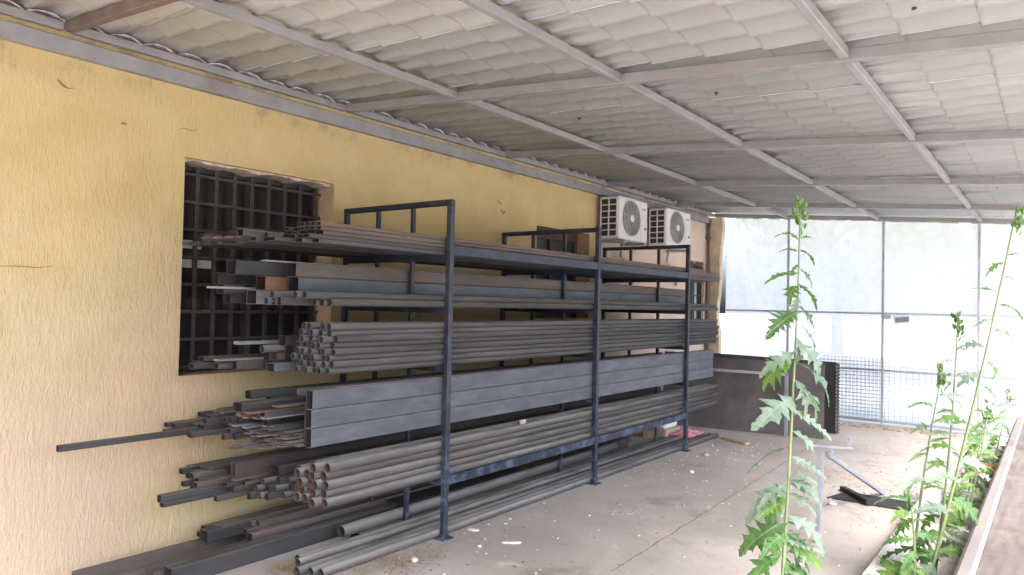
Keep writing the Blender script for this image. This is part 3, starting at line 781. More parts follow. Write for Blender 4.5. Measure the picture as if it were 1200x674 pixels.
pile(-1.05,-.965,1.947,[('box',.03,.03,('box','brown'),-1.32,-1.08),('box',.03,.025,('box','brown'),-1.28,-1.02)],'thin dark tube end in the wall bay of the top shelf','thin tubes in the wall bay of the top shelf')
pile(-.70,-.645,1.9595,[('box',.025,.025,('brown','box'),-1.36,-1.15),('box',.025,.025,('brown','box'),-1.3,-1.1),('box',.025,.025,('brown','box'),-1.25,-1.0)],'thin brown tube end on the top shelf beside the pale tube end','thin tubes beside the pale tube end')
pile(-.48,-.405,2.0105,[('box',.025,.025,('brown','box'),-1.02,-.9),('box',.025,.02,('brown',),-.98,-.85)],'thin brown tube end riding on the square tube of the top shelf','thin tubes riding on the square tube')
# third shelf, middle and wall bay
put('box', .08,.05, -.43, 1.166, -1.10, 4.7, 'channel', 'blue grey rectangular tube beside the round bundle on the third shelf', None)
put('box', .08,.10, -.43, 1.217, -.97, 4.7, 'box', 'deep grey tube standing on the blue grey tube of the third shelf', None)
put('box', .07,.06, -.43, 1.318, -1.02, 4.6, 'box', 'dark tube on the third shelf, highest in the middle bay', None)
put('box', .07,.06, -.52, 1.166, -1.05, 4.6, 'box', 'dark low tube second from the divider on the third shelf', None)
put('channel', .08,.045, -.52, 1.227, -1.02, 4.6, 'brown', 'brown open channel on the low dark tube of the third shelf', None)
put('pipe', .048,.048, -.52, 1.273, -1.1, 4.6, 'pipe', 'single round pipe lying in the middle bay of the third shelf', None)
put('flat', .06,.02, -.60, 1.322, -1.22, 4.5, 'light', 'pale rounded bar sticking out alone against the barred window', None)
put('box', .07,.155, -.61, 1.166, -1.0, 4.5, 'box', 'tall dark profile under the pale rounded bar of the third shelf', None)
put('flat', .06,.012, -.68, 1.222, -1.30, 4.5, 'light', 'pale flat strip low on the third shelf pointing at the window corner', None)
put('box', .05,.055, -.68, 1.166, -1.18, 4.5, 'brown', 'brown tube carrying the pale flat strip on the third shelf', None)
G = 'dark profiles in the wall bay of the third shelf'
for i,(w_,h,x,z,y0,mt) in enumerate(((.06,.035,-.78,1.166,-1.24,'brown'),(.06,.035,-.85,1.166,-1.36,'box'),(.06,.04,-.92,1.166,-1.30,'box'),(.06,.03,-.80,1.203,-1.22,'brown'),(.06,.03,-.88,1.207,-1.28,'flat'))):
    put('box' , w_,h,x,z,y0,y0+5.6,mt,'dark low profile end at the foot of the barred window, third shelf', G)

# lowest shelf, middle and wall bays
G = 'small tubes beside the rusty bundle on the lowest shelf'
for i in range(3):
    for c in range(4):
        if i == 2 and c > 2: continue
        put('box' if (i+c) % 2 else 'pipe', .04,.04, -.405-c*.045+.01*(i%2), .396+i*.041, -.98-.05*c+rj.uniform(-.06,.03), 4.8,'box','small dark tube end left of the rusty pipe bundle, lowest shelf', G)
put('box', .09,.06, -.50, .520, -1.0, 4.7, 'box', 'dark deep tube on top of the small tubes, lowest shelf', None)
put('channel', .05,.09, -.66, .515, -1.18, 4.7, 'brown', 'dark brown channel lying on the lowest shelf, middle bay', None, roll=0)
G = 'thin dark bars on the lowest shelf, left of the small tubes'
lab = 'thin dark bar end on the lowest shelf, beside the divider'
pile(-.70,-.59,.396,[('box',.035,.035,('box','brown'),-1.30,-1.08),('box',.035,.035,('box','box'),-1.25,-1.05),('box',.05,.022,('box','brown'),-1.3,-1.05),('flat',.05,.012,('flat','brown'),-1.25,-1.0),('flat',.05,.010,('flat','brown'),-1.25,-1.0)],lab,G)
put('box', .045,.028, -.765, .396, -1.56, 4.5, 'box', 'long grey tube sticking out low past the others, lower of the pair', None)
put('box', .045,.042, -.765, .425, -1.575, 4.5, 'box', 'long grey tube sticking out low past the others, upper of the pair', None)
put('box', .05,.032, -.768, .468, -1.36, 4.5, 'brown', 'grey brown tube stepped back on top of the low sticking pair', None)
put('box', .07,.035, -.785, .501, -1.12, 4.5, 'box', 'dark wide tube second from the top of the lowest shelf wall pile', None)
G = 'dark tubes and flats in the wall bay of the lowest shelf'
lab = 'dark bar end in the wall bay of the lowest shelf'
pile(-1.045,-.80,.396,[('box',.04,.04,('box','brown'),-1.36,-1.12),('box',.04,.03,('box','box'),-1.34,-1.15),('box',.05,.032,('box','brown'),-1.36,-1.12)],lab,G)
pile(-1.045,-.83,.501,[('box',.05,.035,('box','brown'),-1.34,-1.15),('flat',.06,.012,('box','flat'),-1.32,-1.05)],lab,G)
put('flat', .15,.012, -.87, .5505, -1.24, 4.5, 'box', 'wide dark flat bar topping the lowest shelf wall pile', None)

# on the ground under the rack
G = 'round pipes on the floor along the rack front'
for i,(x,y0,z,lab) in enumerate(((-.056,-.985,0,'grey pipe on the floor, nearest the concrete'),(-.116,-1.01,0,'grey pipe on the floor, second from the concrete'),(-.176,-1.06,0,'grey pipe on the floor, third from the concrete'),(-.26,-.99,.012,'grey pipe on the floor with a pale grassy mouth, fourth from the concrete'),(-.318,-.95,.012,'grey pipe on the floor, fifth from the concrete'))):
    put('pipe', .055,.055, x, z, y0, 5.05-.05*i, 'rusty' if i in (0,3) else 'pipe', lab, G, yaw=(i-2)*.0012)
put('box', .05,.012, -.285, 0, -.8, 4.6, 'flat', 'flat strip under the fourth and fifth floor pipes', None)
put('pipe', .078,.078, -.425, .045, -.53, 3.15, 'rusty', 'short thick round pipe lying above the floor pipes', None, pitch=.008)
put('box', .10,.044, -.43, 0, -.40, 4.5, 'brown', 'brown low tube under the short thick pipe', None)
put('box', .09,.105, -.60, 0, -1.60, 3.7, 'box', 'large dark grey tube on the floor reaching out to the left', None, yaw=.0, t=.005)
put('channel', .10,.07, -.72, 0, -1.64, 4.0, 'brown', 'dark brown channel lying behind the large floor tube', None, t=.006)
put('angle', .09,.10, -.90, 0, -1.95, 4.1, 'brown', 'long dark brown angle on the floor against the wall', None, t=.006)
put('box', .06,.06, -.71, .072, -1.02, 4.3, 'brown', 'reddish brown tube lying on the brown channel by the floor', None)
put('box', .09,.07, -.86, .10, -1.24, 4.4, 'box', 'deep dark tube with brown mouth on the floor pile near the wall', None, t=.004)
put('box', .045,.04, -.775, .072, -1.00, 4.4, 'box', 'short dark tube squeezed between the floor pile tubes', None)
put('flat', .09,.014, -.87, .1705, -1.14, 4.4, 'brown', 'wide dark flat bar topping the floor pile at the wall', None)
put('flat', .20,.012, -.60, .106, .1, 1.6, 'blackplate', 'short black plate lying on the large floor tube', None)

G = 'thin bars in the floor pile at the wall'
pile(-1.06,-.955,.0,[('box',.04,.04,('box','brown'),-1.3,-1.05),('box',.04,.04,('box','brown'),-1.3,-1.05),('box',.04,.03,('box','brown'),-1.3,-1.0),('box',.04,.03,('box','brown'),-1.25,-1.0)],'thin dark bar end in the floor pile against the wall',G)
pile(-.84,-.75,.112,[('box',.04,.03,('box','brown'),-1.05,-.9),('box',.04,.03,('box','brown'),-1.1,-.9)],'thin dark bar end on top of the floor pile',G)

# ------------------------------------------------------------------ air conditioner outdoor units
def ac_unit(y0, z0, w, label):
    t = empty('air_conditioner', (-1.0,y0,z0), label, 'air conditioner', 'air conditioner units on the house wall')
    h, d0, x1 = .52, .27, -.855; x0 = x1-d0
    bm = bmesh.new(); box(bm,(x0,y0,z0),(x1,y0+w,z0+h)); obj('casing', bm, 'acwhite', t, bevel=.014)
    cy, cz = y0+w*.40, z0+h*.52; R_ = .205
    bm = bmesh.new(); n = 32
    c0 = bm.verts.new((x1+.003,cy,cz)); ring = [bm.verts.new((x1+.003,cy+R_*math.cos(2*PI*k/n),cz+R_*math.sin(2*PI*k/n))) for k in range(n)]
    for k in range(n): bm.faces.new((c0,ring[k],ring[(k+1)%n]))
    obj('fan_opening', bm, 'acdark', t)
    bm = bmesh.new()
    for rr_ in [.045+.0165*i for i in range(10)]+[R_+.006]:
        tube(bm,[(x1+.012,cy+rr_*math.cos(2*PI*k/40),cz+rr_*math.sin(2*PI*k/40)) for k in range(41)],.0042 if rr_<R_ else .009,6,False)
    for k in range(12):
        a = 2*PI*k/12; bar(bm,(x1+.014,cy+.04*math.cos(a),cz+.04*math.sin(a)),(x1+.014,cy+R_*math.cos(a+.25),cz+R_*math.sin(a+.25)),.006,.006,up=(1,0,0))
    obj('fan_guard', bm, 'acgrey', t)
    bm = bmesh.new(); bmesh.ops.create_uvsphere(bm,u_segments=18,v_segments=10,radius=.045)
    for v in bm.verts: v.co = Vector((v.co.x*.3+x1+.016, v.co.y+cy, v.co.z+cz))
    obj('fan_hub', bm, 'acwhite', t)
    bm = bmesh.new(); box(bm,(x0+.02,y0-.004,z0+.04),(x1-.03,y0-.001,z0+h-.03)); obj('side_coil', bm, 'acdark', t)
    bm = bmesh.new(); xa, xb = x0+.02, x1-.03
    for k in range(3): xx = xa+(xb-xa)*k/2; box(bm,(xx-.008,y0-.014,z0+.03),(xx+.008,y0-.0045,z0+h-.02))
    for k in range(7): zz = z0+.035+(h-.065)*k/6; box(bm,(xa+.0085,y0-.013,zz-.006),((xa+xb)/2-.0085,y0-.005,zz+.006)); box(bm,((xa+xb)/2+.0085,y0-.013,zz-.007),(xb-.0085,y0-.005,zz+.007))
    obj('side_grille', bm, 'acwhite', t)
    bm = bmesh.new(); box(bm,(x1+.001,y0+w*.74,z0+.03),(x1+.006,y0+w*.975,z0+h*.55)); obj('service_panel', bm, 'acwhite', t, bevel=.003)
    bm = bmesh.new(); box(bm,(x1+.0065,y0+w*.86,z0+.16),(x1+.02,y0+w*.94,z0+.19)); obj('handle', bm, 'acgrey', t)
    bm = bmesh.new(); box(bm,(x1+.0005,y0+w*.80,z0+h*.78),(x1+.003,y0+w*.93,z0+h*.83)); obj('badge', bm, 'acgrey', t)
    for yy in (y0+.1,y0+w-.12):
        bm = bmesh.new(); box(bm,(-1.178,yy,z0-.035),(x1+.02,yy+.035,z0-.003)); obj('bracket', bm, 'acgrey', t)
    bm = bmesh.new(); tube(bm,[(-1.03,y0+w-.3,z0-.002),(-1.05,y0+w-.32,z0-.09),(-1.09,y0+w-.25,z0-.17),(-1.10,y0+w+.0,z0-.28),(-1.12,y0+w+.15,z0-.38),(-1.15,y0+w+.18,z0-.5)],.020,10); obj('insulated_hose', bm, 'hose', t)
ac_unit(3.95,2.405,.74,'white air conditioner unit at the end of the yellow stucco')
ac_unit(5.27,2.42,.78,'white air conditioner unit on pink stucco beside the corner pipe')

# ------------------------------------------------------------------ things on the floor
t = empty('trestle',(2.02,1.6,0),'galvanised trestle of one upright and a sloping bar on the floor','trestle')
bm = bmesh.new(); bar(bm,(2.008,1.6,0),(2.036,1.6,.63),.028,.028,up=(0,1,0)); obj('upright', bm, 'galv', t, bevel=.003)
bm = bmesh.new(); bar(bm,(2.052,1.63,.615),(2.11,3.38,.012),.03,.035); obj('sloping_bar', bm, 'galv', t, bevel=.003)
bm = bmesh.new(); bar(bm,(1.97,1.565,.665),(2.22,1.66,.665),.018,.018); obj('top_bar', bm, 'galv', t, bevel=.003)
bm = bmesh.new(); bar(bm,(2.10,1.613,.65),(2.10,1.613,.60),.02,.02); bar(bm,(2.195,1.65,.68),(2.195,1.65,.74),.02,.02); obj('lug', bm, 'galv', t)
bm = bmesh.new(); box(bm,(1.80,2.9,.0),(2.42,3.22,.012)); 
for v in bm.verts: v.co.x += .25*(v.co.y-3.05)
tag(obj('floor_plate', bm, 'bore', bevel=.002),'flat black plate lying on the concrete beside the kerb','plate')
bm = bmesh.new(); bar(bm,(1.80,3.28,.02),(2.10,2.86,.034),.05,.04)
tag(obj('iron_bar', bm, 'bore', bevel=.003),'short black iron bar lying at the edge of the black plate','bar')
bm = bmesh.new(); box(bm,(2.446,-2.6,-.028),(2.558,3.5,.125)); tag(obj('kerb', bm, 'kerb', bevel=.012),'pale concrete kerb edging the earth bed with tall weeds','kerb')
t = empty('concrete_trough',(3.3,1.8,0),'long low concrete trough filled with brown soil beside the weeds','trough')
bm = bmesh.new()
box(bm,(2.95,-2.4,-.028),(3.03,6.6,.42)); box(bm,(3.25,-2.4,-.028),(3.33,6.6,.42)); box(bm,(3.031,-2.4,-.028),(3.249,-2.32,.42)); box(bm,(3.031,6.52,-.028),(3.249,6.6,.42)); obj('rim_wall', bm, 'troughrim', t, bevel=.018)
bm = bmesh.new(); bmesh.ops.create_grid(bm,x_segments=14,y_segments=90,size=.5); r = random.Random(5)
for v in bm.verts: v.co = Vector((3.14+v.co.x*.216, 2.1+v.co.y*8.83, .395+r.uniform(-.006,.006)))
for f in bm.faces: f.smooth = True
obj('soil', bm, 'soil', t)

def chunk(name, loc, size, mat, label, cat, seed, rotz=0.0, flat=False):
    r = random.Random(seed); bm = bmesh.new()
    if flat:
        n = 9; pts = [(math.cos(2*PI*k/n)*size[0]*r.uniform(.75,1.1), math.sin(2*PI*k/n)*size[1]*r.uniform(.7,1.1)) for k in range(n)]
        prism(bm, pts, 0, size[2], 'z')
    else:
        bmesh.ops.create_icosphere(bm,subdivisions=2,radius=1)
        for v in bm.verts: v.co = Vector((v.co.x*size[0],v.co.y*size[1],max(v.co.z,-.6)*size[2]+.6*size[2]))*r.uniform(.85,1.12)
    o = link(name, mesh_from(name,bm,mat,.0015 if flat else 0)); o.location = loc; o.rotation_euler = (0,0,rotz)
    return tag(o,label,cat)
chunk('plaster_shard',(.42,.22,0),(.075,.018,.012),'plaster','long white plaster shard lying on the floor before the first post','plaster shard',1,.75,True)
chunk('plaster_shard',(.04,.26,0),(.045,.02,.012),'plaster','white plaster flake right beside the foot of the first post','plaster shard',2,.3,True)
chunk('plaster_lump',(.17,-.45,0),(.025,.02,.018),'plaster','white plaster lump on straw in front of the floor pipes','plaster lump',3)
chunk('plaster_lump',(.30,.02,0),(.014,.012,.010),'plaster','tiny white lump alone on the concrete near the first post','plaster lump',4)
chunk('stone',(.50,3.0,0),(.025,.02,.018),'plaster','small pale stone on the floor beyond the second post','stone',5)
chunk('stone',(.28,3.9,0),(.035,.03,.02),'rubble','brownish stone on the floor beside the third post','stone',6)
chunk('stone',(1.42,2.7,0),(.03,.02,.015),'plaster','pale stone in the middle of the floor near the joint','stone',7)
chunk('plaster_lump',(1.85,2.7,.0),(.035,.025,.02),'plaster','white lump on the floor left of the trestle upright','plaster lump',8)
bm = bmesh.new(); bar(bm,(.05,5.0,.015),(.42,4.82,.015),.07,.03); tag(obj('wood_plank', bm, 'wood', bevel=.004),'short brown wooden plank on the floor beyond the third post','plank')
# white canister and pink cloth under the lowest shelf
t = empty('canister',(-.62,4.75,0),'whitish plastic canister lying under the lowest shelf','canister')
bm = bmesh.new(); box(bm,(-.72,4.45,.12),(-.45,4.80,.30)); obj('body', bm, 'white', t, bevel=.025)
bm = bmesh.new(); tube(bm,[(-.60,4.45,.26),(-.60,4.42,.26)],.022,12); obj('cap', bm, 'acgrey', t)
bm = bmesh.new(); box(bm,(-.74,4.42,0),(-.43,4.83,.118)); tag(obj('wood_block', bm, 'wood', bevel=.005),'dark wooden block under the whitish canister','block')
bm = bmesh.new(); bmesh.ops.create_grid(bm,x_segments=16,y_segments=16,size=.5); r = random.Random(9)
for v in bm.verts:
    e = 1-max(abs(v.co.x),abs(v.co.y))*2
    v.co = Vector((-.30+v.co.x*.30,4.72+v.co.y*.45,.062+.05*e+.03*e*math.sin(v.co.x*17)*math.cos(v.co.y*13)+r.uniform(0,.006)))
for f in bm.faces: f.smooth = True
o = obj('pink_cloth', bm, 'pinkcloth'); tag(o,'crumpled pink cloth beside the whitish canister','cloth')
sm = o.modifiers.new('thick','SOLIDIFY'); sm.thickness = .006
# bricks and stub in the bed
for i,(x,y,z,rz,lab) in enumerate(((2.74,4.6,.03,.2,'reddish brick lying in the earth bed, under the other'),(2.76,4.63,.097,-.15,'reddish brick on top of another brick in the earth bed'))):
    bm = bmesh.new(); box(bm,(-.12,-.06,0),(.12,.06,.065)); o = link('brick', mesh_from('brick',bm,'brick',.005)); o.location=(x,y,z); o.rotation_euler=(0,0,rz); tag(o,lab,'brick')
bm = bmesh.new(); tube(bm,[(2.72,4.15,.0),(2.72,4.15,.20)],.035,14); box(bm,(2.66,4.09,.0),(2.78,4.21,.034)); tag(obj('stub_post', bm, 'browniron'),'short dark iron stub post in the earth bed by the bricks','post')

# ------------------------------------------------------------------ litter and rubble that nobody could count
def scatter(name, n, region, smin, smax, mat, label, seed, flatness=.5, dens=None):
    r = random.Random(seed); bm = bmesh.new(); k = 0
    while k < n:
        x = r.uniform(region[0],region[1]); y = r.uniform(region[2],region[3])
        if dens and r.random() > dens(x,y): continue
        k += 1; s = smin*(smax/smin)**(r.random()**1.6); h = s*flatness*r.uniform(.5,1.2); a = r.uniform(0,PI)
        nn = r.choice((4,5,6)); P = []
        for j in range(nn):
            t_ = 2*PI*j/nn + r.uniform(-.3,.3); px_, py_ = s*math.cos(t_), s*.6*math.sin(t_)
            P.append((x+px_*math.cos(a)-py_*math.sin(a), y+px_*math.sin(a)+py_*math.cos(a)))
        base = [bm.verts.new((p[0],p[1],region[4])) for p in P]
        topv = [bm.verts.new((x+(p[0]-x)*.7,y+(p[1]-y)*.7,region[4]+h)) for p in P]
        for j in range(nn): bm.faces.new((base[j],base[(j+1)%nn],topv[(j+1)%nn],topv[j]))
        bm.faces.new(topv)
    return tag(obj(name,bm,mat),label,'debris',kind='stuff')
scatter('rubble', 1300, (-.1,2.42,-1.2,7.2,.0), .003,.020,'rubble','tiny rubble crumbs strewn over the concrete floor',31,.5,
        lambda x,y: .12 + .88*max(math.exp(-((x-.25)**2+(y-4.4)**2)/.5), math.exp(-((x-2.0)**2+(y-3.6)**2)/.6), .7*math.exp(-(x-.1)**2/.02)*(1 if y<0.4 else .2), .5*math.exp(-(x-2.2)**2/.03)))
scatter('plaster_crumbs', 160, (-.05,2.4,-1.1,6.5,.0), .003,.013,'plaster','tiny white plaster crumbs strewn over the floor',32,.6,
        lambda x,y: .15 + .85*max(math.exp(-((x-.3)**2+(y-4.2)**2)/.4), math.exp(-((x-.15)**2+(y+.45)**2)/.03)))
scatter('leaf_litter', 700, (.9,3.0,7.2,7.56,.0), .008,.035,'litter','dry brown leaves drifted along the foot of the fence',33,.25)
scatter('dry_leaves', 560, (-.1,2.42,-1.0,6.8,.0), .008,.022,'litter','dry leaf scraps scattered on the concrete floor',34,.15,
        lambda x,y: .05 + .95*max(math.exp(-((x-1.6)**2+(y-3.9)**2)/.10), .8*math.exp(-((x-.12)**2+(y+.5)**2)/.05), .6*math.exp(-((x-2.0)**2+(y-3.6)**2)/.2)))
bm = bmesh.new(); r = random.Random(6)
for k in range(420):
    x = r.gauss(.10,.10); y = r.gauss(-.55,.28); a = r.uniform(0,2*PI); l = r.uniform(.03,.09)
    if r.random() < .3: x, y = r.gauss(-.3,.05), r.gauss(-1.03,.06)
    bar(bm,(x,y,.002+r.random()*.02),(x+l*math.cos(a),y+l*math.sin(a),.002+r.random()*.03),.0022,.001)
tag(obj('straw', bm, 'litter'),'thin dry straw on the floor around the pipe mouths','straw',kind='stuff')

# ------------------------------------------------------------------ tall weeds (sow thistles)
def leaf_mesh(seed, W, lobes, arch, mat):
    """unit length leaf along +x: pointed, toothed lobes, folded along the midrib, arching"""
    r = random.Random(seed); bm = bmesh.new()
    def side():
        P = [(0.0,.012),(.05,.02)]
        t = .07
        for k in range(lobes):
            f = (k+.5)/lobes; env = (.35+.65*math.sin(PI*min(1,f*1.12+.08))**.8)*(1 if k < lobes-1 else .8)
            st = .83/lobes; pk = W*env*r.uniform(.72,1.12); sn = W*(.16+.22*f)*r.uniform(.7,1.2)*(env*.6+.4)
            t1 = t+st*r.uniform(.62,.78)
            P += [(t+st*.22, sn*.8+pk*.25), (t+st*.30, sn*.8+pk*.42), (t+st*.36, sn*.7+pk*.36), (t1+.012, pk), (t1+st*.14, pk*.60), (t1+st*.20, pk*.64), (t+st*1.0, sn)]
            t += st
        P += [(.93,W*.20),(.965,W*.09),(1.0,.004)]
        return P
    A, B = side(), side(); ts = sorted({round(p[0],4) for p in A+B})
    def at(P,t):
        for (a,wa),(b_,wb) in zip(P,P[1:]):
            if a <= t <= b_: return wa+(wb-wa)*(t-a)/max(1e-6,b_-a)
        return P[-1][1]
    ph = r.uniform(0,6); mid = []; L = []; Rr = []
    for t in ts:
        z = arch*math.sin(PI*t*.9)*.6 - arch*1.15*t*t; cy = .035*math.sin(t*4+ph)
        mid.append(bm.verts.new((t, cy, z)))
        for sg,P,arr in ((1,A,L),(-1,B,Rr)):
            w = at(P,t); fold = .30 + .25*math.sin(t*11+ph+sg)
            arr.append((bm.verts.new((t+.10*w, cy+sg*w*.5, z+w*.5*fold)), bm.verts.new((t+.28*w, cy+sg*w, z+w*fold*.75 - w*w*.9 + .012*math.sin(t*37+sg+ph)))))
    for i in range(len(ts)-1):
        for arr,fl in ((L,0),(Rr,1)):
            for q in ((mid[i],mid[i+1],arr[i+1][0],arr[i][0]),(arr[i][0],arr[i+1][0],arr[i+1][1],arr[i][1])):
                f = bm.faces.new(q if not fl else q[::-1]); f.smooth = True
    me = bpy.data.meshes.new('leaf'); bm.to_mesh(me); bm.free(); me.materials.append(M[mat]); return me
LM = {m: [leaf_mesh(s+k*10, w_, lb, ar, m) for k,(s,w_,lb,ar) in enumerate(((1,.27,5,.16),(2,.31,4,.22),(3,.24,6,.10),(4,.34,4,.28)))] for m in ('leaf','leafpale','leafbright')}
RT = Vector((.80,.60,0)); FW = Vector((-.60,.80,0)); UP = Vector((0,0,1))
def add_leaf(t, P, Q, mat, r, wscale=1.0):
    d = Q-P; L = d.length; x = d.normalized()
    up = UP + RT*r.uniform(-.5,.5) - FW*r.uniform(.1,.9)
    y = up.cross(x).normalized(); z = x.cross(y)
    o = link('leaf', r.choice(LM[mat]), t)
    ws = L*wscale*r.uniform(.85,1.2)
    mt = Matrix(((x.x*L,y.x*ws,z.x*L,P.x),(x.y*L,y.y*ws,z.y*L,P.y),(x.z*L,y.z*ws,z.z*L,P.z),(0,0,0,1)))
    o.matrix_parent_inverse = Matrix(); o.matrix_basis = Matrix.Translation(-t.location) @ mt
    return o
def stem_at(path, f):
    f = max(0,min(.9999,f))*(len(path)-1); i = int(f); return path[i].lerp(path[i+1], f-i)
def weed(base, path, rad, label, leaves, budn, seed, name='thistle_weed', s=1.0):
    budn = int(budn*1.8)
    r = random.Random(seed)
    t = empty(name, base, label, 'weed', 'tall thistle weeds in the earth bed')
    bm = bmesh.new(); n = len(path); fine = [stem_at(path,k/(4*n)) for k in range(4*n+1)]
    tube(bm, fine, [rad*(1-.72*k/(4*n)) for k in range(4*n+1)], 9); obj('stem', bm, 'stem', t)
    for (f, dx, dz, mat, wsc) in leaves:
        P = stem_at(path, f); L = math.hypot(dx,dz)
        Q = P + RT*dx + UP*dz + FW*L*r.uniform(-.55,.45)
        add_leaf(t, P, Q, mat, r, wsc)
    # bud cluster at the tip
    if budn:
        bm = bmesh.new(); tip = path[-1]
        for k in range(budn):
            a = r.uniform(0,2*PI); hh = -.10*s*r.random(); rr_ = .022*s*r.random()
            c = tip + Vector((math.cos(a)*rr_, math.sin(a)*rr_, hh)); e = c + Vector((math.cos(a)*.008,math.sin(a)*.008,.016+.010*r.random()))*s
            tube(bm,[c,c.lerp(e,.4),c.lerp(e,.75),e],[.003*s,.0055*s,.0045*s,.0015*s],7)
        obj('bud_cluster', bm, 'leafbright', t)
        for k in range(7):
            P = tip + UP*(-.02-.018*k)*s; a = r.uniform(0,2*PI); l = (.026+.004*k)*s
            add_leaf(t, P, P+Vector((math.cos(a)*l*.6,math.sin(a)*l*.6,l*.75)), 'leaf' if k % 2 else 'leafbright', r, .6)
    return t
# the tallest weed, measured stem and leaves
K = .00295                                     # metres per unit of the leaf table below at this stem
path = [Vector(p) for p in ((2.60,-1.25,.0),(2.60,-1.225,.35),(2.598,-1.203,.715),(2.60,-1.16,1.0),(2.60,-1.112,1.344),(2.602,-1.08,1.65),(2.60,-1.055,1.985))]
H_ = 1.985
def fz(z):
    for i in range(len(path)-1):
        if path[i].z <= z <= path[i+1].z: return (i+(z-path[i].z)/(path[i+1].z-path[i].z))/(len(path)-1)
    return 0 if z < 0 else 1
tbl = [(275,-26,-10,0,.7),(272,17,-3,0,.7),(288,-20,-3,0,.7),(285,23,13,0,.8),(302,-9,12,0,1.1),(313,-39,9,0,.7),(308,22,18,0,.8),(328,-15,17,0,1.2),(326,27,24,0,.9),(340,-5,30,1,.9),
 (360,-42,24,0,1.15),(368,-28,12,2,1.2),(352,26,28,0,.9),(372,28,32,1,.9),(388,1,34,1,.9),(394,29,38,1,.9),(406,-37,26,1,1.1),(418,-34,27,2,1.2),(418,39,36,1,1.1),(438,13,36,1,1),(445,34,34,1,1.1),
 (458,-46,28,1,1.15),(472,44,32,1,1.0),(498,32,26,1,1.2),(515,-40,30,1,1.15),(525,38,22,1,1.0),(555,38,18,1,.9),(555,-48,36,1,1.1),(572,-26,22,2,1.2),(590,40,34,1,.9),(598,-46,42,0,1.2),(612,-16,34,2,1.1),
 (635,-44,36,0,1.15),(620,36,44,1,1),(640,8,44,0,1.1),(660,-20,40,2,1.1),(650,44,38,1,1.1),(675,-40,40,0,1.1),(690,34,40,1,1.1),(720,-34,44,0,1.1),(735,36,30,1,1.1),(770,-36,36,0,1.1),(800,30,30,1,1)]
lv = []
for y,dx,dy,mi,ws in tbl:
    z = 1.6 + (357-y)*K
    if z < .06: continue
    g_ = 1.12; ws *= 1.12 if y < 400 else .95
    lv.append((fz(z), dx*K*g_, -dy*K*g_, ('leaf','leafpale','leafbright')[mi], ws))
rr = random.Random(77)
for k in range(36):
    z = .12+.95*rr.random(); sd = 1 if k % 3 else -1; L = rr.uniform(.09,.16)
    lv.append((fz(z), sd*L*rr.uniform(.6,1), -L*rr.uniform(-.1,.9), rr.choice(('leafpale','leafpale','leaf','leafbright')), rr.uniform(.8,1.1)))
weed((2.60,-1.25,.03), path, .0085, 'tallest thistle weed with pale toothed leaves, standing alone before the dark plates', lv, 16, 41)
# pale side shoots at its foot
def rosette(base, n, L, label, seed, mats=('leafpale','leafpale','leaf')):
    r = random.Random(seed); base = Vector(base); t = empty('thistle_seedling', base, label, 'weed', 'low thistle weeds in the earth bed')
    bm = bmesh.new(); tube(bm,[base,base+UP*L*1.3],[.006,.003],7); obj('stem', bm, 'stem', t)
    for k in range(n):
        a = k*2.4+r.uniform(-.3,.3); h = base + UP*L*1.3*k/n; l = L*r.uniform(.7,1.1)*(1.1-.5*k/n)
        add_leaf(t, h, h+Vector((math.cos(a)*l*.8,math.sin(a)*l*.8,l*r.uniform(.1,.6))), r.choice(mats), r, 1.1)
    return t
def branch_weed(base, top, lean, label, seed, nl, Lmax, rad, mats, bud=14, s=1.3):
    r = random.Random(seed); base = Vector(base); top = Vector(top); path_ = []
    for k in range(7):
        f = k/6; p = base.lerp(top, f) + RT*lean*math.sin(PI*f); path_.append(p)
    lv = []
    for k in range(nl):
        f = .08 + .84*k/nl + r.uniform(-.01,.01); L = Lmax*(1.05-.62*f)*r.uniform(.75,1.15); sd = 1 if k % 2 else -1
        a = r.uniform(-.75,.25); lv.append((f, sd*L*math.cos(a)*r.uniform(.75,1), L*math.sin(a), r.choice(mats), r.uniform(.75,1.1)*(1.1-.45*f)))
    return weed(base, path_, rad, label, lv, bud, seed, s=s)
mx = ('leaf','leafpale','leafpale','leaf','leafbright')
branch_weed((2.74,1.0,.03),(3.14,1.28,2.20),.02,'tallest leaning thistle weed at the trough, reaching the roof line',51,24,.25,.011,mx)
branch_weed((2.76,1.15,.03),(2.87,1.18,1.60),.02,'middle thistle weed with a bright bud tip at rail height',52,18,.23,.009,mx)
branch_weed((2.66,1.05,.03),(2.80,1.15,1.29),-.02,'shorter thistle weed with a bushy bright tip under the rail',53,16,.28,.010,mx)
branch_weed((2.70,.85,.03),(2.66,.92,.62),.02,'low dark leafy thistle weed at the kerb, below the others',54,15,.25,.011,('leaf','leaf','leafbright','leaf'),6)
rosette((2.68,-.62,.03),14,.20,'pale low thistle seedling close to the tallest weed',61)
rosette((2.76,-.25,.03),13,.20,'pale low thistle seedling in the bed, second from the tallest weed',62)
rosette((2.64,.25,.03),13,.20,'bright low thistle seedling halfway along the bed',63,('leafbright','leaf','leafpale'))
branch_weed((2.78,2.6,.03),(2.92,2.7,.95),.02,'light green bushy weed farther along the bed',55,26,.24,.008,('leafbright','leafpale','leafbright'),10)
branch_weed((2.72,3.3,.03),(2.86,3.3,.80),.02,'light green bushy weed near the brick pair',56,24,.24,.008,('leafbright','leafpale','leaf'),8)
branch_weed((2.80,4.9,.03),(2.94,5.0,.85),.02,'light green weed farthest along the bed near the fence',57,22,.24,.008,('leafbright','leafpale','leaf'),8)

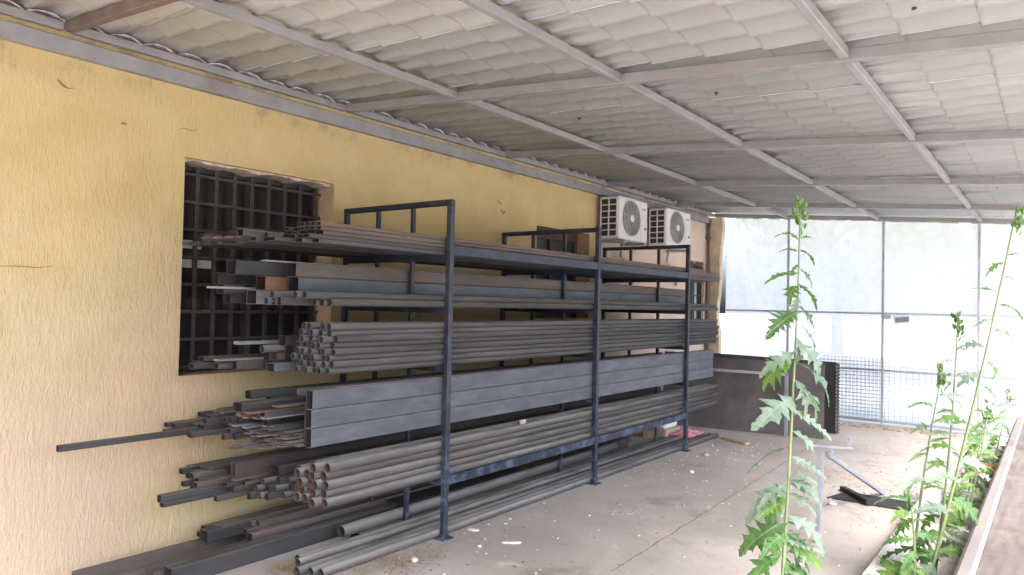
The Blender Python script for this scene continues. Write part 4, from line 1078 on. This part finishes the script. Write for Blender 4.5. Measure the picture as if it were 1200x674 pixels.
# ------------------------------------------------------------------ trees beyond the fence
def leaf_clump_mesh(seed, n, size):
    r = random.Random(seed); bm = bmesh.new()
    for k in range(n):
        c = Vector((r.gauss(0,1),r.gauss(0,1),r.gauss(0,.75)))*.42
        d = Vector((r.uniform(-1,1),r.uniform(-1,1),r.uniform(-.9,.3))).normalized(); u = d.cross(Vector((r.uniform(-1,1),r.uniform(-1,1),1))).normalized()
        l = size*r.uniform(.7,1.3); w_ = l*.5
        a,b_,c_,e = c, c+d*l*.5+u*w_*.5, c+d*l, c+d*l*.5-u*w_*.5
        bm.faces.new([bm.verts.new(v) for v in (a,b_,c_,e)])
    return bm
def tree(x, y, h, r_, label, seed, crown_z):
    r = random.Random(seed); base = Vector((x,y,-.03))
    t = empty('tree', base, label, 'tree', 'trees behind the milky fence')
    bm = bmesh.new(); tp = base+Vector((r.uniform(-.4,.4),r.uniform(-.4,.4),h*.8))
    tube(bm,[base,base.lerp(tp,.3)+Vector((.1,0,0)),base.lerp(tp,.65),tp],[.22,.17,.11,.04],10)
    for k in range(9):
        f = .32+.06*k; p = base.lerp(tp,f); a = k*2.4; l = r_*r.uniform(.6,.95)
        q = p+Vector((math.cos(a)*l,math.sin(a)*l,l*.35)); tube(bm,[p,p.lerp(q,.5)+UP*.15,q],[.07,.045,.015],7)
    obj('trunk', bm, 'bark', t)
    bm = bmesh.new(); nc = 62
    for k in range(nc):
        a = r.uniform(0,2*PI); v = r.uniform(-1,1); rad = r_*math.sqrt(max(0,1-v*v))*r.uniform(.35,1.1)
        c = Vector((x+math.cos(a)*rad, y+math.sin(a)*rad, crown_z+(h-crown_z)*(.5+.5*v)))
        s = r.uniform(.6,1.0)
        for j in range(95):
            g_ = c+Vector((r.gauss(0,1),r.gauss(0,1),r.gauss(0,.7)))*s*.5
            d = Vector((r.uniform(-1,1),r.uniform(-1,1),r.uniform(-.9,.3))).normalized(); u = d.cross(Vector((r.uniform(-1,1),r.uniform(-1,1),1))).normalized()
            l = r.uniform(.18,.34); w_ = l*.32
            bm.faces.new([bm.verts.new(v_) for v_ in (g_, g_+d*l*.5+u*w_, g_+d*l, g_+d*l*.5-u*w_)])
    obj('crown', bm, 'treeleaf', t)
tree(1.3,15.8,8.0,3.2,'leafy tree seen through the film right of the hanging plate',71,2.3)
tree(-3.2,25.0,8.5,3.2,'slender tree farther behind the fence, beside the leafy one',72,1.8)
tree(5.6,18.0,9.0,3.4,'broad tree behind the fence, beyond the trough',73,2.4)

# ------------------------------------------------------------------ light, sky, camera
world = bpy.data.worlds.new('World'); scene.world = world; world.use_nodes = True
nt = world.node_tree; bg = nt.nodes['Background']; sky = nt.nodes.new('ShaderNodeTexSky'); sky.sky_type = 'NISHITA'; sky.sun_disc = False
SUN_DIR = Vector((.60,-.42,1.0)).normalized()      # towards the veiled sun, behind and right of the camera
el = math.asin(SUN_DIR.z); az = math.atan2(SUN_DIR.x, SUN_DIR.y)
sky.sun_elevation = el; sky.sun_rotation = az; sky.air_density = 1.0; sky.dust_density = 7.0; sky.ozone_density = 1.0
nt.links.new(sky.outputs[0], bg.inputs[0]); bg.inputs[1].default_value = .15
sd = bpy.data.lights.new('sun','SUN'); sd.energy = .5; sd.angle = math.radians(40); sd.color = (1,.95,.88)
so = bpy.data.objects.new('sun', sd); COL.objects.link(so); so.rotation_euler = (-SUN_DIR).to_track_quat('-Z','Y').to_euler()

cam = bpy.data.cameras.new('camera'); cam.sensor_width = 36; cam.lens = 36*850.21/1200; cam.clip_end = 1000; cam.clip_start = .05
co = bpy.data.objects.new('camera', cam); COL.objects.link(co); scene.camera = co
r_ = Vector((.79902,.60093,.02095)); u_ = Vector((-.00314,-.03067,.99952)); f_ = Vector((-.60129,.79871,.02262))
mt = Matrix(((r_.x,u_.x,-f_.x,3.3286),(r_.y,u_.y,-f_.y,-3.7080),(r_.z,u_.z,-f_.z,1.6),(0,0,0,1)))
co.matrix_world = mt
vs = scene.view_settings; vs.view_transform = 'Standard'; vs.look = 'None'; vs.gamma = 1; vs.use_curve_mapping = False
vs.exposure = 2.62
vs.use_white_balance = True; vs.white_balance_temperature = 5700; vs.white_balance_tint = 10
scene.render.engine = 'CYCLES'
scene.cycles.max_bounces = 10; scene.cycles.diffuse_bounces = 6; scene.cycles.transparent_max_bounces = 12
